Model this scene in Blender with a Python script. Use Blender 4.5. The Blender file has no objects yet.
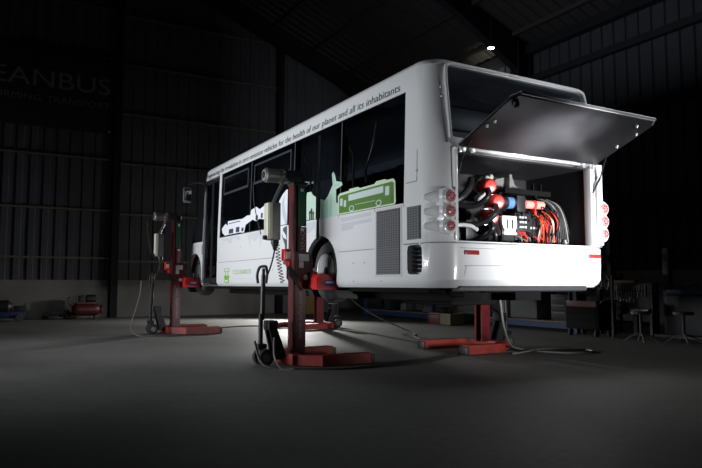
import bpy, bmesh, math, random
from mathutils import Vector, Matrix
random.seed(7)
R = math.radians
sc = bpy.context.scene
C = sc.collection

# ---------------------------------------------------------------- materials
MATS = {}
def mat(name, col, rough=.5, metal=0., spec=.5, coat=0., emit=None, es=0., noise=0., nscale=8., bump=0., bscale=60., nrough=0.):
    if name in MATS: return MATS[name]
    m = bpy.data.materials.new(name); m.use_nodes = True
    nt = m.node_tree; b = nt.nodes['Principled BSDF']
    b.inputs['Base Color'].default_value = (*col, 1)
    b.inputs['Roughness'].default_value = rough
    b.inputs['Metallic'].default_value = metal
    b.inputs['Specular IOR Level'].default_value = spec
    b.inputs['Coat Weight'].default_value = coat
    if emit:
        b.inputs['Emission Color'].default_value = (*emit, 1); b.inputs['Emission Strength'].default_value = es
    if noise or bump or nrough:
        tc = nt.nodes.new('ShaderNodeTexCoord')
    if noise or nrough:
        n = nt.nodes.new('ShaderNodeTexNoise'); n.inputs['Scale'].default_value = nscale; n.inputs['Detail'].default_value = 6
        nt.links.new(tc.outputs['Object'], n.inputs['Vector'])
        if noise:
            r = nt.nodes.new('ShaderNodeValToRGB')
            r.color_ramp.elements[0].position = .3; r.color_ramp.elements[1].position = .72
            r.color_ramp.elements[0].color = (*[c*(1-noise) for c in col], 1)
            r.color_ramp.elements[1].color = (*[min(1, c*(1+noise)) for c in col], 1)
            nt.links.new(n.outputs['Fac'], r.inputs['Fac']); nt.links.new(r.outputs['Color'], b.inputs['Base Color'])
        if nrough:
            mr = nt.nodes.new('ShaderNodeMapRange')
            mr.inputs['To Min'].default_value = max(.02, rough-nrough); mr.inputs['To Max'].default_value = min(1, rough+nrough)
            nt.links.new(n.outputs['Fac'], mr.inputs['Value']); nt.links.new(mr.outputs['Result'], b.inputs['Roughness'])
    if bump:
        n2 = nt.nodes.new('ShaderNodeTexNoise'); n2.inputs['Scale'].default_value = bscale; n2.inputs['Detail'].default_value = 4
        nt.links.new(tc.outputs['Object'], n2.inputs['Vector'])
        bp = nt.nodes.new('ShaderNodeBump'); bp.inputs['Strength'].default_value = bump; bp.inputs['Distance'].default_value = .01
        nt.links.new(n2.outputs['Fac'], bp.inputs['Height']); nt.links.new(bp.outputs['Normal'], b.inputs['Normal'])
    MATS[name] = m
    return m

M_white = mat('bus_white_paint', (.78, .79, .80), .32, coat=.4)
M_seam = mat('seam_dark', (.10, .10, .11), .6)
M_black = mat('black_plastic', (.012, .012, .014), .45)
M_blackgl = mat('black_gloss', (.008, .009, .012), .08)
M_rubber = mat('tyre_rubber', (.045, .045, .045), .75, bump=.3)
M_rim = mat('wheel_rim', (.05, .05, .052), .45, metal=.3)
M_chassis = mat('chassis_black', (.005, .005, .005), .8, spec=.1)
M_bay = mat('engine_bay_lining', (.005, .005, .007), .6)
M_flapin = mat('hatch_inner', (.045, .045, .05), .33, metal=.5, noise=.3, nscale=3, nrough=.1)
M_alu = mat('aluminium', (.62, .63, .64), .35, metal=.8)
M_redlamp = mat('red_lamp_lens', (.50, .22, .22), .25, coat=.5)
M_redlens = mat('red_reflector', (.36, .03, .03), .25)
M_lampring = mat('lamp_ring', (.75, .72, .72), .2)
M_grille = mat('dark_grille', (.10, .105, .11), .5)
M_green = mat('graphic_green', (.11, .24, .045), .35)
M_dgreen = mat('lettering_green', (.035, .085, .06), .4)
M_lgreen = mat('logo_green', (.20, .50, .05), .4)
M_pale = mat('pale_green_print', (.52, .68, .48), .4)
M_mint = mat('mint_print', (.55, .74, .62), .35)
M_prwhite = mat('white_print', (.80, .83, .88), .35)
M_prgrey = mat('faint_grey_print', (.62, .63, .68), .35)  # pale grey livery print
M_lred = mat('lift_red_paint', (.11, .008, .010), .42, noise=.35, nscale=9)
M_lred2 = mat('lift_base_red', (.24, .022, .015), .5, noise=.4, nscale=7)
M_forkred = mat('fork_red', (.62, .015, .015), .35)
M_lgreen2 = mat('lift_green_paint', (.012, .085, .045), .5, noise=.2)
M_ldark = mat('lift_dark_steel', (.02, .02, .022), .5, metal=.3)
M_steel = mat('grey_steel', (.17, .17, .16), .45, metal=.4, noise=.2)
M_cream = mat('cream_enamel', (.70, .68, .55), .4)
M_label = mat('silver_label', (.75, .75, .75), .5)
M_letl = mat('lift_lettering_grey', (.36, .33, .33), .5)
M_labelw = mat('white_label', (.75, .75, .78), .5)
M_blue = mat('blue_label', (.03, .06, .30), .5)
M_cable = mat('cable_black', (.02, .02, .02), .55)
M_cableg = mat('cable_grey', (.20, .195, .18), .55)
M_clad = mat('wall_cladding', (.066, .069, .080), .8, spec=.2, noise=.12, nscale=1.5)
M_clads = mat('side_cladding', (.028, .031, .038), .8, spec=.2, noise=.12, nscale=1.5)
M_conc = mat('wall_concrete', (.15, .147, .14), .85, noise=.18, nscale=1.2, bump=.2, bscale=12)
M_girt = mat('girt_timber_tone', (.10, .082, .065), .6)
M_frame = mat('frame_steel_dark', (.008, .009, .012), .7, spec=.2)
M_roof = mat('roof_sheet', (.02, .02, .023), .7)
M_banner = mat('banner_navy', (.004, .005, .012), .7)
M_banlet = mat('banner_letter', (.13, .14, .14), .7)
M_rackblue = mat('rack_blue', (.008, .022, .075), .45)
M_cabinet = mat('cabinet_grey', (.09, .09, .095), .5)
M_machred = mat('machine_red', (.07, .007, .009), .45)
M_wood = mat('old_wood', (.16, .10, .05), .7, noise=.3)
M_olive = mat('olive_bin', (.08, .065, .025), .6)
M_yellow = mat('yellow_panel', (.30, .20, .06), .5)
M_hose = mat('hose_black', (.015, .015, .017), .35)
M_orange = mat('orange_wire', (.75, .10, .03), .4)
M_capred = mat('connector_red', (.70, .05, .035), .3)
M_pink = mat('relay_pink', (.75, .28, .24), .35)
M_bluebox = mat('blue_module', (.10, .22, .50), .35)
M_silver = mat('silver_module', (.70, .72, .70), .3, metal=.3)
M_rail = mat('handrail_brass', (.85, .72, .52), .3, metal=.2)
M_seat = mat('seat_fabric', (.02, .03, .07), .8)
M_intfloor = mat('bus_interior', (.05, .05, .055), .7)

def glass_mat():
    m = bpy.data.materials.new('tinted_bus_glass'); m.use_nodes = True
    nt = m.node_tree; nt.nodes.clear()
    out = nt.nodes.new('ShaderNodeOutputMaterial'); mix = nt.nodes.new('ShaderNodeMixShader')
    tr = nt.nodes.new('ShaderNodeBsdfTransparent'); tr.inputs[0].default_value = (.38, .40, .43, 1)
    gl = nt.nodes.new('ShaderNodeBsdfGlossy'); gl.inputs['Color'].default_value = (.8, .85, 1, 1); gl.inputs['Roughness'].default_value = .03
    lw = nt.nodes.new('ShaderNodeLayerWeight'); lw.inputs['Blend'].default_value = .5
    pw = nt.nodes.new('ShaderNodeMath'); pw.operation = 'POWER'; pw.inputs[1].default_value = 5
    fr = nt.nodes.new('ShaderNodeMath'); fr.operation = 'MULTIPLY_ADD'; fr.inputs[1].default_value = .75; fr.inputs[2].default_value = .04
    nt.links.new(lw.outputs['Facing'], pw.inputs[0]); nt.links.new(pw.outputs[0], fr.inputs[0]); nt.links.new(fr.outputs[0], mix.inputs[0]); nt.links.new(tr.outputs[0], mix.inputs[1]); nt.links.new(gl.outputs[0], mix.inputs[2])
    nt.links.new(mix.outputs[0], out.inputs[0])
    return m
M_glass = glass_mat()

def floor_mat():
    m = bpy.data.materials.new('floor_concrete'); m.use_nodes = True
    nt = m.node_tree; b = nt.nodes['Principled BSDF']
    tc = nt.nodes.new('ShaderNodeTexCoord')
    n1 = nt.nodes.new('ShaderNodeTexNoise'); n1.inputs['Scale'].default_value = .55; n1.inputs['Detail'].default_value = 8; n1.inputs['Roughness'].default_value = .6
    n2 = nt.nodes.new('ShaderNodeTexNoise'); n2.inputs['Scale'].default_value = 14; n2.inputs['Detail'].default_value = 6
    for n in (n1, n2): nt.links.new(tc.outputs['Object'], n.inputs['Vector'])
    r1 = nt.nodes.new('ShaderNodeValToRGB'); r1.color_ramp.elements[0].position = .3; r1.color_ramp.elements[1].position = .7
    r1.color_ramp.elements[0].color = (.12, .118, .11, 1); r1.color_ramp.elements[1].color = (.21, .206, .195, 1)
    mx = nt.nodes.new('ShaderNodeMix'); mx.data_type = 'RGBA'; mx.blend_type = 'MULTIPLY'; mx.inputs['Factor'].default_value = .35
    r2 = nt.nodes.new('ShaderNodeValToRGB'); r2.color_ramp.elements[0].position = .35; r2.color_ramp.elements[1].position = .65
    r2.color_ramp.elements[0].color = (.55, .55, .55, 1)
    nt.links.new(n1.outputs['Fac'], r1.inputs['Fac']); nt.links.new(n2.outputs['Fac'], r2.inputs['Fac'])
    nt.links.new(r1.outputs['Color'], mx.inputs['A']); nt.links.new(r2.outputs['Color'], mx.inputs['B'])
    nt.links.new(mx.outputs['Result'], b.inputs['Base Color'])
    mr = nt.nodes.new('ShaderNodeMapRange'); mr.inputs['To Min'].default_value = .55; mr.inputs['To Max'].default_value = .8
    nt.links.new(n1.outputs['Fac'], mr.inputs['Value']); nt.links.new(mr.outputs['Result'], b.inputs['Roughness'])
    bp = nt.nodes.new('ShaderNodeBump'); bp.inputs['Strength'].default_value = .15; bp.inputs['Distance'].default_value = .01
    nt.links.new(n2.outputs['Fac'], bp.inputs['Height']); nt.links.new(bp.outputs['Normal'], b.inputs['Normal'])
    return m
M_floor = floor_mat()

# ---------------------------------------------------------------- mesh helper
class MB:
    def __init__(s): s.bm = bmesh.new()
    def verts_faces(s, vs, fs):
        v = [s.bm.verts.new(p) for p in vs]
        for f in fs:
            try: s.bm.faces.new([v[i] for i in f])
            except ValueError: pass
        return s
    def box(s, x0, x1, y0, y1, z0, z1, bev=0., rot=None):
        """box between bounds; rot = (angle, axis letter) about its centre; bev chamfers every edge"""
        c = Vector(((x0+x1)/2, (y0+y1)/2, (z0+z1)/2))
        t = bmesh.new(); bmesh.ops.create_cube(t, size=1)
        bmesh.ops.scale(t, vec=(abs(x1-x0), abs(y1-y0), abs(z1-z0)), verts=t.verts)
        if bev: bmesh.ops.bevel(t, geom=t.edges[:], offset=bev, segments=2, affect='EDGES', profile=.6)
        mt = Matrix.Translation(c)
        if rot: mt = mt @ Matrix.Rotation(rot[0], 4, rot[1])
        t.transform(mt); s.join(t); return s
    def join(s, t):
        m = bpy.data.meshes.new('tmp'); t.to_mesh(m); t.free(); s.bm.from_mesh(m); bpy.data.meshes.remove(m)
    def cyl(s, p0, p1, r0, r1=None, n=20, bev=0.):
        r1 = r0 if r1 is None else r1
        p0 = Vector(p0); p1 = Vector(p1); d = p1-p0
        t = bmesh.new()
        bmesh.ops.create_cone(t, cap_ends=True, segments=n, radius1=r0, radius2=r1, depth=d.length)
        if bev:
            es = [e for e in t.edges if len(e.link_faces) == 2 and any(len(f.verts) > 4 for f in e.link_faces)]
            bmesh.ops.bevel(t, geom=es, offset=bev, segments=2, affect='EDGES')
        q = d.to_track_quat('Z', 'Y').to_matrix().to_4x4()
        t.transform(Matrix.Translation((p0+p1)/2) @ q); s.join(t); return s
    def tube(s, pts, r, n=8, smooth=True):
        """swept tube along points, optional Catmull-Rom smoothing"""
        P = [Vector(p) for p in pts]
        if smooth and len(P) > 2:
            Q = []
            for i in range(len(P)-1):
                a = P[max(i-1, 0)]; b = P[i]; c = P[i+1]; d = P[min(i+2, len(P)-1)]
                for k in range(5):
                    t = k/5
                    Q.append(.5*((2*b)+(c-a)*t+(2*a-5*b+4*c-d)*t*t+(3*b-a-3*c+d)*t**3))
            Q.append(P[-1]); P = Q
        rings = []; prev = None
        for i, p in enumerate(P):
            d = (P[min(i+1, len(P)-1)]-P[max(i-1, 0)])
            if d.length < 1e-7: d = Vector((0, 0, 1))
            d.normalize()
            if prev is None:
                u = d.orthogonal().normalized()
            else:
                u = prev-d*prev.dot(d)
                u = u.normalized() if u.length > 1e-6 else d.orthogonal().normalized()
            prev = u; w = d.cross(u)
            rings.append([s.bm.verts.new(p+(u*math.cos(2*math.pi*k/n)+w*math.sin(2*math.pi*k/n))*r) for k in range(n)])
        for a, b in zip(rings, rings[1:]):
            for k in range(n): s.bm.faces.new((a[k], a[(k+1) % n], b[(k+1) % n], b[k]))
        s.bm.faces.new(rings[0][::-1]); s.bm.faces.new(rings[-1]); return s
    def prism(s, poly, fn, h0, h1):
        """polygon (a,b) extruded from h0 to h1; fn(a,b,h) -> xyz"""
        n = len(poly)
        A = [s.bm.verts.new(fn(a, b, h0)) for a, b in poly]; B_ = [s.bm.verts.new(fn(a, b, h1)) for a, b in poly]
        s.bm.faces.new(A[::-1]); s.bm.faces.new(B_)
        for i in range(n): s.bm.faces.new((A[i], A[(i+1) % n], B_[(i+1) % n], B_[i]))
        return s
    def lathe(s, prof, origin, axis, n=32):
        """profile [(r, h)...] turned about axis through origin"""
        q = Vector(axis).to_track_quat('Z', 'Y').to_matrix(); o = Vector(origin)
        rings = []
        for r, h in prof:
            rings.append([s.bm.verts.new(o+q @ Vector((r*math.cos(2*math.pi*k/n), r*math.sin(2*math.pi*k/n), h))) for k in range(n)])
        for a, b in zip(rings, rings[1:]):
            for k in range(n): s.bm.faces.new((a[k], a[(k+1) % n], b[(k+1) % n], b[k]))
        s.bm.faces.new(rings[0][::-1]); s.bm.faces.new(rings[-1]); return s
    def build(s, name, m, parent=None, smooth=True, ang=35):
        bmesh.ops.recalc_face_normals(s.bm, faces=s.bm.faces)
        me = bpy.data.meshes.new(name); s.bm.to_mesh(me); s.bm.free()
        me.materials.append(m)
        if smooth:
            for p in me.polygons: p.use_smooth = True
            me.set_sharp_from_angle(angle=R(ang))
        o = bpy.data.objects.new(name, me); C.objects.link(o)
        if parent: o.parent = parent
        return o

def tag(o, label=None, cat=None, group=None, kind=None):
    if label: o['label'] = label
    if cat: o['category'] = cat
    if group: o['group'] = group
    if kind: o['kind'] = kind
    return o
def empty(name, loc=(0, 0, 0), rz=0.):
    o = bpy.data.objects.new(name, None); o.location = loc; o.rotation_euler = (0, 0, rz); o.empty_display_size = .2
    C.objects.link(o); return o
def copy_tree(o, parent=None):
    c = o.copy(); C.objects.link(c); c.parent = parent
    for ch in o.children: copy_tree(ch, c)
    return c
def struct(mb, name, m, smooth=False):
    return tag(mb.build(name, m, None, smooth), kind='structure')

def text_mesh(name, txt, m, mw, size, parent=None, width=None, shear=0., extrude=.001, align='LEFT', offset=0.):
    """flat lettering as a mesh; mw = matrix placing local x=reading, y=up, z=normal; width stretches the line"""
    cu = bpy.data.curves.new('t', 'FONT'); cu.body = txt; cu.size = size; cu.shear = shear; cu.extrude = extrude
    cu.align_x = align; cu.resolution_u = 3; cu.offset = offset
    to = bpy.data.objects.new('t', cu); C.objects.link(to)
    dg = bpy.context.evaluated_depsgraph_get(); me = bpy.data.meshes.new_from_object(to.evaluated_get(dg))
    bpy.data.objects.remove(to); bpy.data.curves.remove(cu)
    xs = [v.co.x for v in me.vertices]
    if width and xs:
        k = width/(max(xs)-min(xs)); x0 = min(xs)
        for v in me.vertices: v.co.x = (v.co.x-x0)*k
    me.transform(mw); me.materials.clear(); me.materials.append(m)
    o = bpy.data.objects.new(name, me); C.objects.link(o); me.name = name
    if parent: o.parent = parent
    return o
def axes(o, x, y):
    x = Vector(x).normalized(); y = Vector(y).normalized(); z = x.cross(y)
    m = Matrix((x, y, z)).transposed().to_4x4(); m.translation = Vector(o); return m

# ================================================================= BUILDING
BX1, BY1 = 9.6, 15.2            # right wall, far wall
BX0, BY0 = -13.0, -13.0
def ribbed(a0, a1, z0, ztop, fn, pitch=.345, depth=.045):
    mb = MB(); pts = []; a = a0
    while a < a1:
        for da, d in ((0, 0), (pitch*.42, 0), (pitch*.5, depth), (pitch*.92, depth)):
            if a+da < a1: pts.append((a+da, d))
        a += pitch
    pts.append((a1, 0))
    lo = [mb.bm.verts.new(fn(a, d, z0)) for a, d in pts]; hi = [mb.bm.verts.new(fn(a, d, ztop(a))) for a, d in pts]
    for i in range(len(pts)-1): mb.bm.faces.new((lo[i], lo[i+1], hi[i+1], hi[i]))
    return mb
EAVE = 7.75; SL = .40; XR = -1.5
def zroof(x): return EAVE+(BX1-x)*SL if x > XR else EAVE+(BX1-XR)*SL-(XR-x)*SL

struct(MB().box(BX0, BX1+.2, BY0, BY1+.3, -.3, 0), 'floor', M_floor)
wb = ribbed(BX0, BX1, 1.1, lambda a: zroof(a)-.02, lambda a, d, z: (a, BY1+d, z))
wb.box(BX0, BX1, BY1-.02, BY1+.25, 0, 1.1)
w = struct(ribbed(BX0, BX1, 1.1, lambda a: zroof(a)-.02, lambda a, d, z: (a, BY1+d, z)), 'wall_back', M_clad); wb.bm.free()
struct(MB().box(BX0, BX1, BY1-.03, BY1+.2, 0, 1.1), 'baseboard_back', M_conc)
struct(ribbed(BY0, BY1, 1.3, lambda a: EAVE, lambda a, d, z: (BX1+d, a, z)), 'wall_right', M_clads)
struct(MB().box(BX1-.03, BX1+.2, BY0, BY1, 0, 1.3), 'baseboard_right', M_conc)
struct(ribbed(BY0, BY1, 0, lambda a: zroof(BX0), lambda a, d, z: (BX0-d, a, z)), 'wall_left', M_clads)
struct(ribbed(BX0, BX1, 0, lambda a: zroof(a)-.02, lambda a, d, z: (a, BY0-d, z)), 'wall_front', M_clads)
# roof sheets
rf = MB()
for xa, xb in ((XR, BX1+.3), (BX0-.3, XR)):
    za, zb = zroof(xa), zroof(xb); y = BY0; P = []
    while y < BY1+.3:
        for dy, d in ((0, 0), (.15, 0), (.18, .04), (.32, .04)): P.append((y+dy, d))
        y += .35
    A = [rf.bm.verts.new((xa, y, za+d)) for y, d in P]; Bv = [rf.bm.verts.new((xb, y, zb+d)) for y, d in P]
    for i in range(len(P)-1): rf.bm.faces.new((A[i], A[i+1], Bv[i+1], Bv[i]))
struct(rf, 'ceiling', M_roof)
# girts of the far wall, one bay after another; the bay left of the first column sits slightly lower
n_tr = 1
for xs, xe, off in ((BX0, -5.9, 0), (-5.75, -.46, .08), (-.26, 4.82, 0), (5.02, BX1-.1, 0)):
    for z in (1.66, 3.07, 4.6, 6.13, 7.68, 9.2, 10.7):
        if z+off > min(zroof(xs), zroof(xe))-.15: continue
        g = MB(); g.box(xs, xe, BY1-.10, BY1-.01, z+off-.03, z+off+.03)
        struct(g, 'trim_%d' % n_tr, M_girt); n_tr += 1
for z in (2.95, 5.15, 6.75):
    struct(MB().box(BX1-.16, BX1-.01, BY0, BY1-.15, z-.09, z+.09), 'trim_%d' % n_tr, M_frame); n_tr += 1
# eaves beam
struct(MB().box(BX1-.25, BX1-.02, BY0, BY1-.1, EAVE-.28, EAVE-.03), 'trim_%d' % n_tr, M_frame); n_tr += 1
# lit strip of side cladding high in the far corner
# columns against the far wall
def icolumn(x, y, h, along='x', w=.2, d=.22):
    mb = MB()
    if along == 'x':
        mb.box(x-w/2, x+w/2, y-d/2, y-d/2+.02, 0, h); mb.box(x-w/2, x+w/2, y+d/2-.02, y+d/2, 0, h); mb.box(x-.01, x+.01, y-d/2, y+d/2, 0, h)
    else:
        mb.box(x-d/2, x-d/2+.03, y-w/2, y+w/2, 0, h); mb.box(x+d/2-.03, x+d/2, y-w/2, y+w/2, 0, h); mb.box(x-d/2, x+d/2, y-.015, y+.015, 0, h)
    return mb
for x in (-5.82, -.36, 4.92):
    struct(icolumn(x, BY1-.2, zroof(x)-.1), 'trim_%d' % n_tr, M_frame); n_tr += 1
for y in (14.9, 8.1, 1.3, -5.5):
    c = icolumn(BX1-.3, y, EAVE-.1, 'y', .32, .46)
    c.bm.free(); c = MB(); c.box(BX1-.55, BX1-.51, y-.16, y+.16, 0, EAVE); c.box(BX1-.12, BX1-.08, y-.16, y+.16, 0, EAVE); c.box(BX1-.55, BX1-.08, y-.02, y+.02, 0, EAVE)
    struct(c, 'trim_%d' % n_tr, M_frame); n_tr += 1
    # rafter with haunch
    fn = lambda a, b, h, y=y: (a, y+h, b)
    rp = [(BX1-.1, zroof(BX1-.1)-.1), (XR, zroof(XR)-.1), (XR, zroof(XR)-.62), (BX1-2.6, zroof(BX1-2.6)-.62), (BX1-.55, EAVE-.75), (BX1-.1, EAVE-.75)]
    struct(MB().prism(rp, fn, -.11, .11), 'trim_%d' % n_tr, M_frame); n_tr += 1
    lp = [(XR, zroof(XR)-.1), (BX0+.1, zroof(BX0)-.1), (BX0+.1, zroof(BX0)-.6), (XR, zroof(XR)-.62)]
    struct(MB().prism(lp, fn, -.11, .11), 'trim_%d' % n_tr, M_frame); n_tr += 1
M_purl = mat('purlin_grey', (.02, .02, .022), .7)
for i in range(8):
    x = BX1-.7-i*1.45
    if x < XR: break
    z = zroof(x)
    struct(MB().box(x-.04, x+.04, BY0+.1, BY1-.15, z-.13, z-.02), 'trim_%d' % n_tr, M_purl); n_tr += 1

# banner on the far wall
ban = empty('wall_banner', (-2.3, BY1-.14, 5.3))
tag(ban, 'dark navy banner with pale CLEANBUS lettering high on the far wall', 'banner')
bm_ = MB()
bx0, bx1 = -5.6, -.52
N = 24
lo = []; hi = []
for i in range(N+1):
    x = bx0+(bx1-bx0)*i/N; yy = BY1-.16+.006*math.sin(i*1.3)
    lo.append(bm_.bm.verts.new((x+2.3, yy-(BY1-.14), .12+.02*math.sin(math.pi*i/N)))); hi.append(bm_.bm.verts.new((x+2.3, yy-(BY1-.14), 2.52-.03*math.sin(math.pi*i/N))))
for i in range(N): bm_.bm.faces.new((lo[i], lo[i+1], hi[i+1], hi[i]))
bm_.build('banner_cloth', M_banner, ban)
text_mesh('banner_lettering', 'CLEANBUS', M_banlet, axes((-4.75+2.3, -.04, 1.30), (1, 0, 0), (0, 0, 1)), .70, ban, width=4.15)
text_mesh('banner_lettering', 'TRANSFORMING', M_banlet, axes((-4.75+2.3, -.04, .88), (1, 0, 0), (0, 0, 1)), .25, ban, width=2.28)
text_mesh('banner_lettering', 'TRANSPORT', M_banlet, axes((-2.32+2.3, -.04, .88), (1, 0, 0), (0, 0, 1)), .25, ban, width=1.72)
eye = MB()
for x in (bx0+.08, bx1-.08):
    for z in (.2, 2.44): eye.cyl((x+2.3, -.045, z), (x+2.3, -.02, z), .03)
eye.build('eyelet', M_alu, ban)

# ================================================================= BUS
bus = empty('single_deck_bus', (1.25, 4.4, 0))
tag(bus, 'white single-deck bus raised on four red column lifts with its rear engine hatch open', 'bus')
BO = Vector((1.25, 4.4, 0))
W = 2.5
LV = [  # z, side inset, rear y, front y, rear corner r, front corner r
 (.95, .05, .07, 8.50, .24, .45), (.985, .015, .02, 8.58, .27, .5), (1.03, .0, -.01, 8.62, .28, .5), (1.2, 0, -.02, 8.68, .28, .5), (1.385, 0, -.02, 8.72, .28, .5),
 (1.405, .004, .0, 8.72, .28, .5), (1.6, .004, .01, 8.70, .28, .5), (1.82, .004, .02, 8.66, .28, .5), (2.05, .010, .025, 8.56, .28, .5), (2.33, .018, .03, 8.36, .28, .5), (2.65, .027, .06, 8.12, .28, .5),
 (3.0, .037, .11, 7.86, .27, .46), (3.17, .043, .135, 7.78, .26, .44), (3.205, .058, .165, 7.75, .25, .42), (3.235, .09, .21, 7.70, .22, .40),
 (3.255, .14, .28, 7.64, .18, .36), (3.268, .26, .40, 7.5, .15, .3), (3.277, .6, .8, 7.2, .1, .2)]
def lerp_level(z):
    for a, b in zip(LV, LV[1:]):
        if a[0] <= z <= b[0]:
            t = (z-a[0])/(b[0]-a[0]); return [a[i]+(b[i]-a[i])*t for i in range(6)]
    return list(LV[-1] if z > LV[-1][0] else LV[0])
def ring(z, off=0., n=10):
    _, ix, yr, yf, rr, rf_ = lerp_level(z)
    ix -= off; yr -= off; yf += off; rr += off; rf_ += off
    x0, x1 = ix, W-ix; P = []
    for cx, cy, r, a0 in ((x0+rr, yr+rr, rr, 180), (x1-rr, yr+rr, rr, 270), (x1-rf_, yf-rf_, rf_, 0), (x0+rf_, yf-rf_, rf_, 90)):
        for k in range(n+1):
            a = R(a0+90*k/n); P.append((cx+r*math.cos(a), cy+r*math.sin(a), z))
    # the nose is bowed: push the front edge points forward in the middle
    return P
def sx(z): return lerp_level(z)[1]
def ry(z): return lerp_level(z)[2]
def L(p): return Vector(p)-BO
b = MB(); prev = None
for lv in LV:
    rg = [b.bm.verts.new(L(p)) for p in ring(lv[0])]
    if prev is None: b.bm.faces.new(rg[::-1])
    else:
        for i in range(len(rg)): b.bm.faces.new((prev[i], prev[(i+1) % len(rg)], rg[(i+1) % len(rg)], rg[i]))
    prev = rg
b.bm.faces.new(prev)
for v in b.bm.verts:      # the roof rises slightly towards the rear
    k = min(1, max(0, (v.co.z-3.0)/.17)); v.co.z += k*.075*(1-(v.co.y+BO.y)/7.9)
shell = b.build('body_shell', M_white, bus, smooth=True, ang=28)
cutters = []
def cutter(mb): o = mb.build('cut', M_white, bus, False); cutters.append(o)
def cbox(x0, x1, y0, y1, z0, z1, **k): cutter(MB().box(x0-BO.x, x1-BO.x, y0-BO.y, y1-BO.y, z0, z1, **k))
GY0, GY1, GZ0, GZ1 = .56, 6.50, 1.83, 3.02
AX_R, AX_F, AZ = 2.45, 8.02, 1.15
cbox(.07, W-.07, 1.18, 7.75, 1.15, 3.16)                      # saloon
cbox(.26, W-.26, .19, 1.3, 2.42, 3.21)                        # above the engine bay
cbox(-.2, W+.2, GY0, GY1, GZ0, GZ1)                           # side glazing
cbox(-.2, .3, 6.62, 7.52, .98, 3.02)                          # door
cbox(.24, 2.21, -.3, 1.05, 1.415, 2.325)                      # engine opening
cbox(.22, W-.22, -.3, .5, 2.46, 3.225, bev=.06)                # rear window
cbox(-.2, .12, .245, .50, 1.085, 1.385, bev=.06)              # vent hole in the rear quarter
for ya in (AX_R, AX_F):
    cutter(MB().cyl((-.3-BO.x, ya-BO.y, AZ), (.55-BO.x, ya-BO.y, AZ), .455, n=40))
    cutter(MB().cyl((W-.55-BO.x, ya-BO.y, AZ), (W+.3-BO.x, ya-BO.y, AZ), .455, n=40))
dg = None
for c in cutters:
    md = shell.modifiers.new('b', 'BOOLEAN'); md.operation = 'DIFFERENCE'; md.object = c; md.solver = 'EXACT'
dg = bpy.context.evaluated_depsgraph_get(); dg.update()
nm = bpy.data.meshes.new_from_object(shell.evaluated_get(dg)); shell.modifiers.clear()
nm.materials.clear(); nm.materials.append(M_white); nm.name = 'body_shell'
for p in nm.polygons: p.material_index = 0; p.use_smooth = True
nm.set_sharp_from_angle(angle=R(28))
shell.data = nm
for c in cutters: bpy.data.objects.remove(c)

def bp(mb, name, m, parent=None, smooth=True, ang=35):
    """build a bus part modelled in world coordinates"""
    mb.bm.transform(Matrix.Translation(-BO)); return mb.build(name, m, parent or bus, smooth, ang)
def side(poly, eps, th=.002):
    """flat patch on the near side from (Y,Z) polygon"""
    return MB().prism(poly, lambda y, z, h: (sx(z)-eps-h, y, z), 0, th)
def addside(mb, poly, eps, th=.002):
    return mb.prism(poly, lambda y, z, h: (sx(z)-eps-h, y, z), 0, th)
def rect(y0, y1, z0, z1): return [(y0, z0), (y1, z0), (y1, z1), (y0, z1)]

# glazing, near side and far side
panes = [(.57, 1.93), (1.94, 3.30), (3.31, 4.98), (4.99, 6.49)]
for y0, y1 in panes:
    bp(MB().prism(rect(y0, y1, GZ0+.005, GZ1-.005), lambda y, z, h: (sx(z)+.004+h, y, z), 0, .008), 'window_pane', M_glass)
    bp(MB().prism(rect(y0, y1, GZ0+.005, GZ1-.005), lambda y, z, h: (W-sx(z)-.004-h, y, z), 0, .008), 'window_pane', mat('dark_pane', (.006, .007, .010), .12))
pl = MB()
for y in (1.935, 3.305, 4.985):
    pl.prism(rect(y-.05, y+.05, GZ0, GZ1), lambda y, z, h: (sx(z)+.02+h, y, z), 0, .05)
    pl.prism(rect(y-.05, y+.05, GZ0, GZ1), lambda y, z, h: (W-sx(z)-.02-h, y, z), 0, .05)
bp(pl, 'window_pillar', M_black)
gl = MB()
for y in (1.935, 3.305, 4.985): gl.prism(rect(y-.006, y+.006, GZ0, GZ1), lambda y, z, h: (sx(z)-.001+h, y, z), 0, .006)
bp(gl, 'glazing_joint', mat('glazing_joint', (.12, .12, .13), .5))
# hopper windows
hp = MB()
for y0, y1 in ((3.42, 4.86), (5.12, 6.36)):
    for a, bb, c, d in ((y0, y1, 2.90, 2.93), (y0, y1, 2.60, 2.64), (y0, y0+.03, 2.6, 2.93), (y1-.03, y1, 2.6, 2.93)):
        hp.prism(rect(a, bb, c, d), lambda y, z, h: (sx(z)-.004+h, y, z), 0, .008)
bp(hp, 'hopper_frame', mat('hopper_frame', (.045, .05, .065), .3))

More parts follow.
